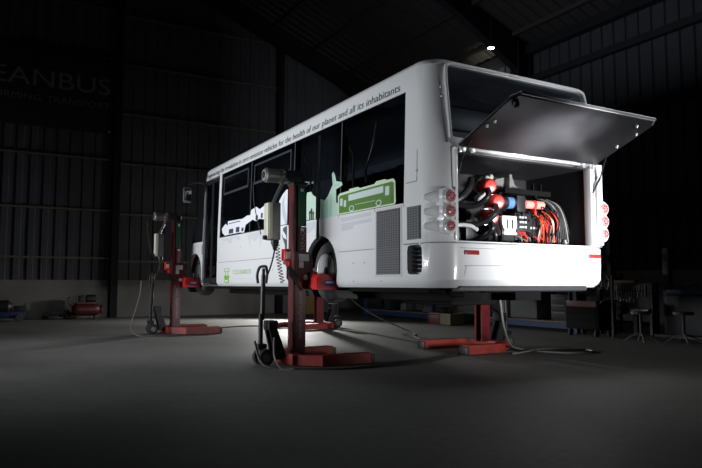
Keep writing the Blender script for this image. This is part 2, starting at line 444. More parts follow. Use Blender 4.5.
# saloon: floor, seats, handrails
bp(MB().box(.1, W-.1, 1.2, 7.7, 1.16, 1.20), 'saloon_floor', M_intfloor)
def seat(x, y):
    s = MB(); s.box(x-.42, x+.42, y-.02, y+.42, 1.55, 1.66, bev=.03); s.box(x-.42, x-.02, y-.10, y-.02, 1.62, 2.20, bev=.03); s.box(x+.02, x+.42, y-.10, y-.02, 1.62, 2.20, bev=.03)
    s.box(x-.06, x+.06, y+.1, y+.2, 1.2, 1.56); bp(s, 'passenger_seat', M_seat)
for y in (1.7, 2.7, 3.6, 4.5, 5.4): seat(1.95, y)
for y in (1.7, 3.6, 4.5): seat(.58, y)
rails = [[(.6, 2.80, 3.12), (.6, 2.75, 2.92), (.6, 2.63, 2.755), (.6, 2.63, 2.45), (.6, 2.63, 1.2)],
         [(.6, 2.02, 3.1), (.6, 2.10, 2.85), (.6, 2.22, 2.626), (.6, 2.30, 2.5), (.6, 2.28, 2.2)],
         [(.6, 4.2, 3.1), (.6, 4.14, 2.96), (.6, 3.95, 2.767), (.6, 3.95, 2.425), (.6, 3.95, 1.2)],
         [(1.5, 5.6, 3.1), (1.5, 5.6, 1.2)], [(.55, 6.4, 3.1), (.55, 6.4, 1.2)]]
for r in rails: bp(MB().tube(r, .017), 'handrail', M_rail)
bp(MB().box(.585, .615, 2.13, 2.17, 2.80, 2.86, bev=.008), 'stop_button', M_pink)

# entrance doors
dr = MB()
for y0, y1 in ((6.64, 7.06), (7.08, 7.50)):
    f = MB()
    for a, bb, c, d in ((y0, y0+.05, 1.0, 3.0), (y1-.05, y1, 1.0, 3.0), (y0, y1, 1.0, 1.10), (y0, y1, 2.93, 3.0)):
        f.prism(rect(a, bb, c, d), lambda y, z, h: (sx(z)+.02+h, y, z), 0, .04)
    df = bp(f, 'entrance_door', M_black)
    g = MB().prism(rect(y0+.05, y1-.05, 1.1, 2.93), lambda y, z, h: (sx(z)+.035+h, y, z), 0, .008)
    bp(g, 'door_glass', M_glass, df)
    g = MB().tube([(sx(1.5)+.10, y0+.09, 1.25), (sx(2.4)+.10, y0+.09, 2.4)], .014)
    bp(g, 'door_grab_rail', M_rim, df)
bp(MB().box(.02, .5, 6.63, 7.51, .955, .985), 'door_step', M_rim)

# windscreen wrap: patch of the nose, offset outwards
ws = MB(); zs = [1.82, 2.05, 2.33, 2.65, 3.0]; pr_ = None
for z in zs:
    rg = ring(z, .012)[22:44]; cur = [ws.bm.verts.new(p) for p in rg]
    if pr_:
        for i in range(len(cur)-1): ws.bm.faces.new((pr_[i], pr_[i+1], cur[i+1], cur[i]))
    pr_ = cur
bp(ws, 'windscreen', mat('windscreen_dark', (.006, .007, .009), .45, spec=.15))
bp(side([(7.53, 1.82), (8.17, 1.82), (8.07, 2.05), (7.87, 2.33), (7.64, 2.65), (7.53, 2.85)], .008), 'cab_side_window', MATS['windscreen_dark'])
bp(side(rect(7.525, 7.56, 1.0, 3.02), .009), 'door_pillar', M_black)

# nearside mirror
mir = MB().tube([(.35, 8.05, 3.0), (.15, 8.35, 3.12), (-.02, 8.50, 3.08), (-.05, 8.52, 2.95)], .014)
mo = bp(mir, 'mirror_arm', M_black)
mm = MB().box(-.14, .04, 8.46, 8.53, 2.70, 3.02, bev=.03); bp(mm, 'mirror_head', M_alu, mo)
bp(MB().box(-.125, .025, 8.452, 8.462, 2.74, 2.99, bev=.004), 'mirror_glass', mat('mirror_glass', (.8, .8, .8), .15, metal=1), mo)

# seams and panel joints of the near side
sm = MB()
for y in (1.13, .56): addside(sm, rect(y-.004, y+.004, .97, 1.83), .0003, .0012)
for y in (1.98, 3.45, 4.95): addside(sm, rect(y-.003, y+.003, .97, 1.83), .0003, .0012)
for a, c in ((1.13, 1.95), (2.98, 6.52)): addside(sm, rect(a, c, 1.375, 1.381), .0003, .0012)
addside(sm, rect(.30, .56, 1.392, 1.402), -.002, .004)
addside(sm, rect(7.53, 7.58, 1.0, 1.76), .0003, .0012)
bp(sm, 'panel_seam', M_seam)
# joint line running round the rear corner between bumper and body
rs = MB(); zc = 1.395
R1 = ring(zc, .0015)
idx = list(range(0, 22)); inner = ring(zc, -.01)
q = [R1[43+0]] if False else []
for (p, pi), (s_, si) in zip([(R1[i], inner[i]) for i in idx], [(R1[i+1], inner[i+1]) for i in idx[:-1]]):
    a = [(p[0], p[1], zc-.005), (s_[0], s_[1], zc-.005), (s_[0], s_[1], zc+.005), (p[0], p[1], zc+.005)]
    rs.verts_faces(a, [(0, 1, 2, 3)])
bp(rs, 'bumper_joint', M_seam)
# fastener dots
dt = MB()
for y, z in ((1.6, 1.23), (1.35, 1.23), (1.0, 1.02), (1.6, 1.02), (3.2, 1.2), (4.0, 1.2), (5.4, 1.62), (6.3, 1.72), (7.9, 1.74)):
    dt.cyl((sx(z)-.002, y, z), (sx(z)+.01, y, z), .008, n=8)
bp(dt, 'panel_fastener', M_seam)
# fuel/charge flap in rear quarter
fl = MB()
for a, bb, c, d in ((.33, .345, 2.03, 2.36), (.33, .52, 2.03, 2.037)):
    addside(fl, rect(a, bb if bb > a+.02 else a+.008, c, d), .0004, .0012)
bp(fl, 'access_flap_outline', M_seam)
bp(MB().cyl((.0, .335, 2.14), (.03, .335, 2.14), .012, n=10), 'flap_lock', M_alu)

# louvre grilles
def grille(y0, y1, z0, z1, name='air_grille'):
    g = MB(); addside(g, rect(y0, y1, z0, z1), .002, .003)
    o = bp(g, name, M_grille)
    s = MB(); n = int((z1-z0)/.026)
    for k in range(n):
        z = z0+.013+k*.026
        s.prism(rect(y0+.012, y1-.012, z-.006, z+.006), lambda y, zz, h: (sx(zz)-.006-h, y, zz), 0, .006)
    bp(s, 'louvre_slats', mat('louvre', (.17, .175, .185), .45), o)
    e = MB()
    for k in range(int((y1-y0)/.045)):
        y = y0+.02+k*.045; e.prism(rect(y-.004, y+.004, z0+.01, z1-.01), lambda yy, z, h: (sx(z)-.011-h, yy, z), 0, .003)
    bp(e, 'mesh_bars', mat('louvre2', (.09, .09, .10), .45), o)
grille(.62, 1.09, 1.09, 1.79)
grille(.265, .50, 1.44, 1.78)
bp(MB().box(.14, .16, .2, .55, 1.05, 1.395), 'vent_hole_back', M_chassis)
v = MB()
for k in range(6):
    z = 1.12+k*.045; v.box(.05, .13, .25, .49, z-.004, z+.004, rot=(R(25), 'Y'))
bp(v, 'vent_vanes', M_black)
gf = MB()
for a, bb, c, d in ((.595, .62, 1.065, 1.815), (1.09, 1.115, 1.065, 1.815), (.595, 1.115, 1.065, 1.09), (.595, 1.115, 1.79, 1.815)):
    addside(gf, rect(a, bb, c, d), .0, .004)
bp(gf, 'grille_surround', mat('grey_trim', (.62, .63, .64), .4))

# rear lamps on their scalloped pods
for cx, s_ in ((.155, 1), (W-.10, -1)):
    pod = MB()
    for z in (1.85, 1.705, 1.56):
        if s_ > 0: pod.cyl((.16, .05, z), (-.005, .20, z), .088, .03, n=24, bev=.01)
        pod.lathe([(.02, .40), (.07, .36), (.088, .2), (.092, .02), (.088, -.005), (.075, -.012)], (cx, .0, z), (0, 1, 0), 28)
    pod.box(cx-.075*s_ if s_ > 0 else cx-.05, cx+.06 if s_ > 0 else cx+.075*1, .0, .2, 1.53, 1.88, bev=.02)
    po = bp(pod, 'lamp_pod', M_white, ang=40)
    for z in (1.85, 1.705, 1.56):
        r = .070 if z > 1.6 else .060
        lo_ = MB().lathe([(r, .0), (r, -.022), (r*.93, -.030), (r*.86, -.026)], (cx, .0, z), (0, 1, 0), 28)
        ln = bp(lo_, 'rear_lamp', M_lampring, po)
        lp_ = MB().lathe([(r*.88, -.01), (r*.86, -.030), (r*.6, -.042), (r*.2, -.046)], (cx, 0, z), (0, 1, 0), 24)
        bp(lp_, 'lamp_lens', M_redlamp, ln)
        fac = MB()
        for k in range(6):
            a = k*math.pi/3; fac.cyl((cx+math.cos(a)*r*.45, -.03, z+math.sin(a)*r*.45), (cx+math.cos(a)*r*.45, -.046, z+math.sin(a)*r*.45), .010, n=8)
        bp(fac, 'lens_facets', M_redlens, ln)

# bumper reflectors, recess panel and valance
for x0, x1 in ((.32, .50), (2.12, 2.30)):
    bp(MB().box(x0, x1, -.038, .0, 1.278, 1.322, bev=.004), 'bumper_reflector', M_redlens)
rp = MB(); yy = lambda z: ry(z)-.001
rp.tube([(.315, yy(1.01), 1.01), (.33, yy(1.10), 1.10), (.35, yy(1.155), 1.155), (.40, yy(1.17), 1.17), (1.3, yy(1.175), 1.175), (2.2, yy(1.17), 1.17), (2.25, yy(1.155), 1.155), (2.27, yy(1.10), 1.10), (2.28, yy(1.01), 1.01)], .004, n=6)
rp.tube([(.27, yy(1.343), 1.343), (1.3, yy(1.343), 1.343), (2.3, yy(1.343), 1.343)], .0035, n=6)
bp(rp, 'bumper_crease', mat('soft_grey_line', (.42, .42, .43), .5))
bp(MB().box(.30, 2.10, -.0, .16, .915, .968, bev=.015), 'rear_valance', mat('valance', (.035, .035, .038), .5))
bp(MB().box(.62, .70, .02, .10, .90, .93), 'towing_eye', M_chassis)

# opening frame: bright jambs and header
jm = MB()
jm.box(.225, .262, -.012, .05, 1.415, 2.34, bev=.006)
bp(jm, 'opening_jamb', M_white)
bp(MB().box(2.19, 2.36, .02, .07, 1.43, 2.33), 'jamb_backing', M_grille)
jr = MB()
for x0, x1, y0 in ((2.185, 2.222, -.02), (2.25, 2.274, -.005), (2.302, 2.39, -.014)):
    jr.box(x0, x1, y0, .08, 1.43, 2.36, bev=.006)
bp(jr, 'opening_jamb', M_white)
bp(MB().box(.225, 2.36, -.022, .06, 2.325, 2.348, bev=.006), 'opening_header', M_white)
bp(MB().box(2.27, 2.33, -.04, .0, 1.40, 1.43, bev=.01), 'hatch_latch', M_alu)
# rear window + its white surround rim
wp = MB(); wp.verts_faces([(.16, ry(2.40)+.02, 2.40), (W-.16, ry(2.40)+.02, 2.40), (W-.16, ry(3.19)+.03, 3.24), (.16, ry(3.19)+.03, 3.24)], [(0, 1, 2, 3)])
bp(wp, 'rear_window_glass', M_glass)
rim = MB(); y_ = lambda z: ry(z)-.012
rim.tube([(.21, y_(2.44), 2.44), (.21, y_(2.8), 2.8), (.22, y_(3.11), 3.15), (.27, y_(3.17), 3.235), (.5, y_(3.18), 3.25), (1.25, y_(3.185), 3.255), (2.0, y_(3.18), 3.25), (2.22, y_(3.17), 3.235), (2.28, y_(3.11), 3.15), (2.29, y_(2.8), 2.8), (2.29, y_(2.44), 2.44)], .018, n=8)
bp(rim, 'rear_window_rim', M_white)
bp(MB().box(.30, 2.2, .40, .46, 2.52, 2.62), 'parcel_shelf', M_black)
dm = MB()
dm.box(.5, 1.9, .75, .80, 2.75, 3.02, bev=.02); bp(dm, 'destination_box', mat('destination_box', (.05, .06, .06), .4))
dots = MB()
for z in (2.88, 2.98): dots.cyl((.165, ry(z)+.03, z), (.165, ry(z)+.008, z), .009, n=10)
bp(dots, 'pillar_marker', M_labelw)

# ---- engine hatch
HA = R(22.0); HL = .885
hz, hy = 2.335, -.02
def hatch(x, u, v): return (x, hy-u*math.cos(HA)-v*math.sin(HA)*-1*-1, hz+u*math.sin(HA)-v*math.cos(HA)*-1*-1)
def H(x, u, v):    # u outwards from the hinge, v away from underside
    return (x, hy-u*math.cos(HA)-v*math.sin(HA), hz+u*math.sin(HA)-v*math.cos(HA)) if False else (x, hy-u*math.cos(HA)+v*math.sin(HA)*-1, hz+u*math.sin(HA)+v*math.cos(HA)*1)
X0, X1 = .24, 2.255
def hx(h): return h
hb = MB().prism([(X0, .02), (X0+.0, HL-.08), (X0+.06, HL), (X1-.06, HL), (X1, HL-.08), (X1, .02)], lambda a, u, h: H(a, u, h), .012, .035)
ho = bp(hb, 'engine_hatch', M_white)
bp(MB().prism([(X0+.012, .03), (X0+.012, HL-.085), (X0+.065, HL-.012), (X1-.065, HL-.012), (X1-.012, HL-.085), (X1-.012, .03)], lambda a, u, h: H(a, u, h), .0, .0115), 'hatch_inner_skin', M_flapin, ho)
ed = MB()
ed.tube([H(X0+.06, HL, .02), H(X1-.06, HL, .02)], .012, smooth=False)
bp(ed, 'hatch_edge_rail', mat('edge_rail', (.25, .25, .26), .4, metal=.6), ho)
ed = MB(); ed.tube([H(X0, .03, .018), H(X0, HL-.08, .018), H(X0+.05, HL-.01, .018)], .010, smooth=False)
ed.tube([H(X1, .03, .018), H(X1, HL-.08, .018), H(X1-.05, HL-.01, .018)], .010, smooth=False)
bp(ed, 'hatch_side_seal', M_black, ho)
lt = MB()
for x, u in ((X0+.10, HL-.10), ):
    lt.cyl(H(x, u, -.0), H(x, u, -.035), .032, n=16)
    lt.cyl(H(x, u, -.03), H(x, u, -.05), .018, n=12)
bp(lt, 'hatch_catch', M_black, ho)
lt = MB()
for x, u in ((X0+.06, .42), (X0+.09, .50), (X1-.10, .42), (X1-.22, HL-.1), (X1-.08, HL-.22)):
    lt.cyl(H(x, u, 0), H(x, u, -.03), .014, n=10)
bp(lt, 'hatch_stud', M_alu, ho)
hg = MB()
for x in (.30, .42, 2.05, 2.16):
    hg.box(x-.03, x+.03, -.06, .01, 2.29, 2.345, bev=.008); hg.cyl((x-.035, -.04, 2.335), (x+.035, -.04, 2.335), .016, n=12)
bp(hg, 'hatch_hinge', M_alu, ho)
st = MB(); st.tube([(2.21, -.02, 2.02), (2.30, -.06, 2.20)], .012, smooth=False); st.tube([(2.30, -.06, 2.20), H(X1-.04, .22, -.02)], .007, smooth=False)
bp(st, 'gas_strut', M_black, ho)
st = MB(); st.tube([(.275, .02, 2.02), (.29, -.03, 2.2)], .012, smooth=False); st.tube([(.29, -.03, 2.2), H(X0+.05, .2, -.02)], .007, smooth=False)
bp(st, 'gas_strut', M_black, ho)

# ---- engine bay contents (bolted to the bus)
bay = MB(); bay.box(.235, 2.208, .99, 1.04, 1.42, 2.32); bay.box(.235, .243, .06, 1.0, 1.42, 2.32); bay.box(2.20, 2.208, .09, 1.0, 1.42, 2.32)
bay.box(.24, 2.27, .08, 1.0, 2.30, 2.318); bay.box(.24, 2.27, .06, 1.0, 1.416, 1.425)
bp(bay, 'bay_lining', M_bay)
# upper frame with bracket
fr_ = MB()
fr_.box(1.22, 1.93, .36, .80, 2.03, 2.055); fr_.box(1.22, 1.93, .34, .36, 2.00, 2.055)
for x in (1.30, 1.86): fr_.box(x-.02, x+.02, .50, .54, 1.43, 2.03)
for x in (1.72, 1.84): fr_.box(x-.008, x+.008, .40, .43, 2.05, 2.15)
bp(fr_, 'component_frame', M_chassis)
br = MB()
br.prism([(1.15, 2.06), (1.35, 2.20), (1.47, 2.23), (1.45, 2.06)], lambda x, z, h: (x, h, z), .62, .66)
br.prism([(1.53, 2.06), (1.54, 2.24), (1.58, 2.24), (1.62, 2.15), (1.76, 2.08), (1.76, 2.06)], lambda x, z, h: (x, h, z), .60, .66)
br.box(1.49, 1.53, .55, .62, 2.06, 2.26)
bp(br, 'mounting_bracket', mat('bracket_grey', (.22, .22, .22), .45, metal=.4))
# three red capped connectors and their hoses
for (x, z) in ((.90, 2.035), (1.01, 1.87), (.92, 1.70)):
    c = MB().lathe([(.055, .30), (.068, .22), (.082, .20), (.086, .08), (.080, .03), (.058, .005), (.02, -.0)], (x, .22, z), (.35, 1, .12), 20)
    o = bp(c, 'red_connector', M_capred)
    bp(MB().lathe([(.090, .215), (.090, .25), (.06, .32), (.05, .42)], (x, .22, z), (.35, 1, .12), 20), 'connector_collar', M_silver, o)
hs = [([(.88, .25, 2.0), (.82, .19, 1.90), (.72, .35, 1.82), (.45, .6, 1.9), (.3, .9, 1.95)], .032),
      ([(.98, .24, 1.83), (.90, .16, 1.73), (.75, .3, 1.62), (.42, .55, 1.65), (.28, .9, 1.6)], .032),
      ([(.90, .25, 1.66), (.88, .18, 1.58), (.86, .28, 1.50), (.80, .45, 1.44)], .030),
      ([(.30, .35, 2.2), (.36, .3, 2.0), (.34, .4, 1.75), (.5, .5, 1.55), (.62, .55, 1.44)], .028),
      ([(.28, .5, 1.80), (.5, .35, 1.86), (.66, .32, 1.98), (.78, .4, 2.12)], .04),
      ([(.3, .3, 1.98), (.42, .32, 1.92), (.55, .4, 1.80), (.64, .5, 1.66), (.72, .55, 1.44)], .035),
      ([(.97, .3, 1.60), (.98, .25, 1.52), (1.02, .3, 1.44)], .024), ([(1.12, .35, 1.72), (1.13, .3, 1.56), (1.16, .35, 1.44)], .02)]
for p, r in hs: bp(MB().tube(p, r, n=10), 'rubber_hose', M_hose)
for p, r in (([(.80, .35, 1.90), (.88, .33, 1.96), (.95, .36, 2.06), (1.02, .42, 2.16)], .034), ([(.36, .30, 1.575), (.50, .26, 1.60), (.66, .28, 1.60), (.80, .34, 1.57)], .022), ([(1.06, .5, 2.05), (1.1, .48, 2.14), (1.16, .5, 2.2)], .03)):
    bp(MB().tube(p, r, n=12), 'metal_pipe', M_silver)
bp(MB().box(.40, .62, .55, .85, 1.60, 1.84, bev=.03), 'pump_block', M_black)
bp(MB().cyl((.42, .42, 1.72), (.60, .55, 1.72), .10, n=20), 'pump_motor', M_black)
# modules
o = bp(MB().box(1.16, 1.38, .33, .55, 1.53, 1.745, bev=.012), 'silver_module', M_silver)
s = MB()
s.box(1.225, 1.24, .324, .334, 1.60, 1.70); s.box(1.30, 1.315, .324, .334, 1.60, 1.70)
for x in (1.17, 1.355): s.box(x, x+.012, .322, .332, 1.56, 1.60)
bp(s, 'module_slots', M_black, o)
bp(MB().box(1.18, 1.36, .36, .5, 1.43, 1.53), 'module_foot', M_black)
o = bp(MB().cyl((1.20, .42, 1.90), (1.42, .42, 1.905), .065, n=24, bev=.01), 'blue_module', M_black)
bp(MB().cyl((1.29, .42, 1.90), (1.385, .42, 1.905), .067, n=24, bev=.004), 'blue_band', M_bluebox, o)
bp(MB().box(1.42, 1.55, .36, .55, 1.80, 1.99, bev=.015), 'relay_box', M_black)
o = bp(MB().cyl((1.57, .42, 1.90), (1.88, .42, 1.905), .048, n=20, bev=.01), 'pink_fuse_tube', M_pink)
s = MB(); s.cyl((1.70, .42, 1.903), (1.74, .42, 1.904), .055, n=20); s.box(1.705, 1.735, .38, .44, 1.76, 1.89)
bp(s, 'fuse_strap', M_capred, o)
o = bp(MB().box(1.40, 1.86, .38, .70, 1.48, 1.79, bev=.012), 'controller_case', M_black)
s = MB()
for z in (1.63, 1.685, 1.74):
    for x in (1.475, 1.515, 1.555): s.box(x-.014, x+.014, .370, .384, z-.010, z+.012, bev=.002)
for x in (1.64, 1.68, 1.72): s.box(x-.012, x+.012, .372, .384, 1.615, 1.64, bev=.002)
bp(s, 'terminal_block', mat('terminal_grey', (.55, .57, .58), .4), o)
kn = MB()
for i in range(16):
    x = random.uniform(1.40, 1.86); z = random.uniform(1.70, 1.82); kn.cyl((x, .35, z), (x, .40, z), random.uniform(.008, .018), n=8)
bp(kn, 'plug', M_black, o)
for i in range(26):
    x = random.uniform(1.66, 1.98); z0 = random.uniform(1.72, 1.88); y = random.uniform(.26, .36)
    dx = random.uniform(-.06, .12)
    pts = [(x, .36, z0), (x+random.uniform(-.02, .03), y, z0-.06), (x+dx*.5+random.uniform(-.02, .02), y-.02, z0-.16), (x+dx, y+.02, max(1.44, z0-.36))]
    bp(MB().tube(pts, random.choice((.006, .007, .009)), n=6), 'wire', (M_orange, M_hose, M_capred, M_hose, M_hose, M_capred)[i % 6])
for i in range(8):
    x = 1.92+i*.025
    bp(MB().tube([(x-.1, .45, 1.98), (x, .36, 1.90), (x+.06, .32, 1.72), (x+.08+.01*i, .34, 1.44)], .009, n=6), 'wire', (M_hose, M_hose, M_cableg, M_hose)[i % 4])
for i in range(14):
    x = random.uniform(1.38, 1.75); z = random.uniform(1.46, 1.6)
    bp(MB().tube([(x, .37, z), (x+.03, .31, z-.02), (x+.06, .33, z-.06+random.uniform(-.03, .05)), (x+.1, .37, 1.44)], .007, n=6), 'wire', (M_capred, M_hose, M_cableg)[i % 3])
bp(MB().cyl((2.10, .3, 1.42), (2.10, .3, 1.475), .04, n=16).cyl((2.10, .3, 1.475), (2.10, .3, 1.50), .025, n=12), 'filler_cap', M_steel)
bp(MB().box(1.0, 2.15, .75, .97, 1.45, 1.9, bev=.03), 'motor_housing', M_black)

# ---- graphics and lettering
EPS = .004
wgt = [(y, z) for y, z in [(2.97, 2.106), (2.88, 2.148), (2.86, 2.224), (2.74, 2.222), (2.68, 2.169), (2.59, 2.132), (2.58, 1.828), (2.97, 1.828)]]
g = side(wgt, EPS); g_o = bp(g, 'skyline_graphic', M_mint)
c2 = [(2.46, 2.091), (2.33, 2.06), (2.25, 2.108), (2.18, 2.182), (2.13, 2.236), (2.16, 2.368), (2.13, 2.404), (2.08, 2.355), (2.04, 2.267), (1.90, 2.239), (1.88, 2.198), (1.99, 2.174), (2.04, 2.164), (2.03, 2.003), (1.98, 1.98), (1.97, 1.83), (2.46, 1.83)]
bp(side(c2, EPS), 'aeroplane_graphic', M_mint)
sh = MB()
for poly in ([(2.44, 1.84), (2.44, 2.02), (2.35, 2.01), (2.35, 1.84)], [(2.31, 1.84), (2.31, 2.04), (2.24, 2.07), (2.24, 1.84)], [(2.20, 1.84), (2.2, 2.1), (2.14, 2.12), (2.14, 1.84)], [(2.11, 2.26), (2.09, 2.26), (2.12, 2.36), (2.14, 2.36)], [(2.09, 2.2), (1.93, 2.21), (1.93, 2.22), (2.09, 2.225)]):
    addside(sh, poly, EPS+.002, .001)
bp(sh, 'skyline_shading', mat('mint_deep', (.40, .68, .52), .35))
pp = MB()
for y0, h in ((2.88, .20), (2.74, .14), (2.69, .17), (2.64, .12)):
    pp.prism([(y0, 1.835), (y0+.035, 1.835), (y0+.035, 1.835+h*.55), (y0+.045, 1.835+h*.8), (y0+.02, 1.835+h), (y0-.01, 1.835+h*.8), (y0, 1.835+h*.55)], lambda y, z, h_: (sx(z)-.006-h_, y, z), 0, .001)
bp(pp, 'people_silhouettes', M_black)
cl = [(6.37, 1.987), (6.18, 2.066), (6.05, 2.024), (6.05, 2.101), (5.32, 2.083), (5.08, 2.119), (4.96, 2.109), (4.93, 2.19), (4.71, 2.223), (4.56, 2.167), (4.38, 2.203), (4.31, 2.115), (4.31, 1.982), (4.55, 2.016), (4.7, 1.988), (4.85, 2.028), (5.0, 1.999), (5.16, 1.969), (5.23, 1.832), (5.39, 1.857), (6.04, 1.856), (6.18, 1.85), (6.32, 1.905)]
bp(side(cl, EPS), 'cloud_graphic', M_prwhite)
td = MB()
for r_ in (rect(5.42, 6.0, 2.045, 2.06), rect(5.75, 5.98, 1.87, 1.95), rect(5.45, 5.62, 1.87, 1.96), rect(5.25, 5.35, 1.87, 1.93), rect(4.42, 4.5, 2.02, 2.1), rect(4.62, 4.72, 2.0, 2.08)): addside(td, r_, EPS+.002, .001)
bp(td, 'cloud_truck_shading', mat('navy_grey', (.05, .06, .10), .4))
lf = [(3.80, 1.90), (3.84, 2.10), (3.79, 2.22), (3.67, 2.304), (3.55, 2.352), (3.5, 2.352), (3.5, 1.62), (3.62, 1.66), (3.72, 1.78)]
bp(side(lf, EPS), 'leaf_graphic', M_prwhite)
bp(side([(3.5, 1.84), (3.55, 1.84), (3.66, 2.0), (3.70, 2.18), (3.60, 2.27), (3.62, 2.16), (3.56, 2.0)], EPS+.002, .001), 'leaf_shading', mat('soft_blue_print', (.55, .60, .70), .4))
bp(side([(3.5, 1.82), (3.62, 1.80), (3.67, 1.69), (3.56, 1.55), (3.55, 1.42), (3.62, 1.28), (3.5, 1.25)], EPS, .001), 'leaf_shading', mat('graphite_print', (.08, .09, .11), .4))
bp(side(rect(2.49, 2.56, 1.56, 2.95), EPS+.003, .003), 'black_strip', M_chassis)  # thin black upright strip over the glazing and panel below
# green bus picture
gb = [(1.97, 1.835), (1.99, 2.07), (1.94, 2.10), (1.72, 2.105), (1.70, 2.125), (1.50, 2.125), (1.46, 2.105), (1.14, 2.11), (1.10, 2.135), (.92, 2.135), (.89, 2.12), (.76, 2.12), (.72, 2.09), (.70, 1.86), (.72, 1.835)]
go_ = bp(side(gb, EPS), 'green_bus_graphic', mat('bus_graphic_edge', (.66, .82, .62), .35))
gi = [(1.945, 1.85), (1.955, 2.05), (1.93, 2.07), (1.72, 2.075), (1.48, 2.08), (.78, 2.09), (.745, 2.07), (.735, 1.85)]
bp(side(gi, EPS+.002, .001), 'graphic_body', M_green, go_)
gw = MB()
addside(gw, [(1.72, 1.98), (1.72, 2.055), (.95, 2.065), (.95, 1.99)], EPS+.003, .001)
addside(gw, rect(1.86, 1.925, 1.94, 2.03), EPS+.003, .001); addside(gw, rect(1.775, 1.83, 1.92, 2.0), EPS+.003, .001); addside(gw, rect(.83, .91, 1.95, 2.05), EPS+.003, .001)
for yc in (1.64, 1.04):
    pts = [(yc+.06*math.cos(k*math.pi/8), 1.885+.036*math.sin(k*math.pi/8)) for k in range(16)]
    addside(gw, pts, EPS+.003, .001)
addside(gw, rect(1.12, 1.56, 1.918, 1.924), EPS+.003, .001)
bp(gw, 'graphic_windows', mat('graphic_pale', (.62, .74, .74), .35), go_)
gg = MB()
for yc in (1.64, 1.04):
    pts = [(yc+.04*math.cos(k*math.pi/8), 1.885+.024*math.sin(k*math.pi/8)) for k in range(16)]
    addside(gg, pts, EPS+.0045, .001)
for y in (.77, .79): addside(gg, rect(y-.003, y+.003, 1.86, 1.95), EPS+.0045, .001)
bp(gg, 'graphic_wheels', M_green, go_)
# pale reflections under the belt line
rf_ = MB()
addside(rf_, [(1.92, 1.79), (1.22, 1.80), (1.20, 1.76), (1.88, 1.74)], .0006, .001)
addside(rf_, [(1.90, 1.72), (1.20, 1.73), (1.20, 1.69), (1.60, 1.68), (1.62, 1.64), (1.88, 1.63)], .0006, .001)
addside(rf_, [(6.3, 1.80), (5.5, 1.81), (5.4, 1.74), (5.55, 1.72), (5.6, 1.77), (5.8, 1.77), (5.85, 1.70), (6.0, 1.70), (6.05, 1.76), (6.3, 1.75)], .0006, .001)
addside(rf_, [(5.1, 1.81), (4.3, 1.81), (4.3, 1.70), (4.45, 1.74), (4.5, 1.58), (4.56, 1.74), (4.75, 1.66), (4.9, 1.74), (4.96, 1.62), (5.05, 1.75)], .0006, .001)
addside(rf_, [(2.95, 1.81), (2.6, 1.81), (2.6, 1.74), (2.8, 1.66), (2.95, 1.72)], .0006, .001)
bp(rf_, 'reflection_print', M_prgrey)
bp(side(rect(2.6, 6.5, 1.836, 1.846), EPS+.003, .001), 'belt_line', M_black)
# lettering above the windows
def sidetext(name, txt, y, z, size, m, width=None, shear=0., off=0.):
    t = text_mesh(name, txt, m, axes((sx(z)-.005-BO.x, y-BO.y, z), (0, -1, 0), (sx(z+.1)-sx(z), 0, .1)), size, bus, width=width, shear=shear, extrude=.0008, offset=off)
    return t
sidetext('roof_lettering', 'Engineering the revolution in zero emission vehicles for the health of our planet and all its inhabitants', 7.40, 3.055, .125, M_dgreen, width=6.74, shear=.1, off=-.0005)
sidetext('side_logo_lettering', 'CLEANBUS', 5.72, 1.15, .12, M_pale, width=.84)
bp(side(rect(4.92, 5.70, 1.075, 1.082), .001, .001), 'side_logo_underline', M_prgrey)
lg = MB()
for r_ in (rect(5.93, 6.2, 1.255, 1.262), rect(5.93, 6.2, 1.205, 1.212), rect(5.93, 5.955, 1.205, 1.262), rect(6.175, 6.2, 1.205, 1.262), rect(5.98, 6.01, 1.12, 1.21), rect(6.11, 6.14, 1.12, 1.21),
           [(5.92, 1.13), (6.2, 1.13), (6.2, 1.10), (6.16, 1.07), (6.2, 1.03), (6.14, 1.0), (5.98, 1.0), (5.92, 1.03), (5.96, 1.07), (5.92, 1.10)]):
    addside(lg, r_, .001, .001)
bp(lg, 'bus_stop_emblem', M_lgreen)

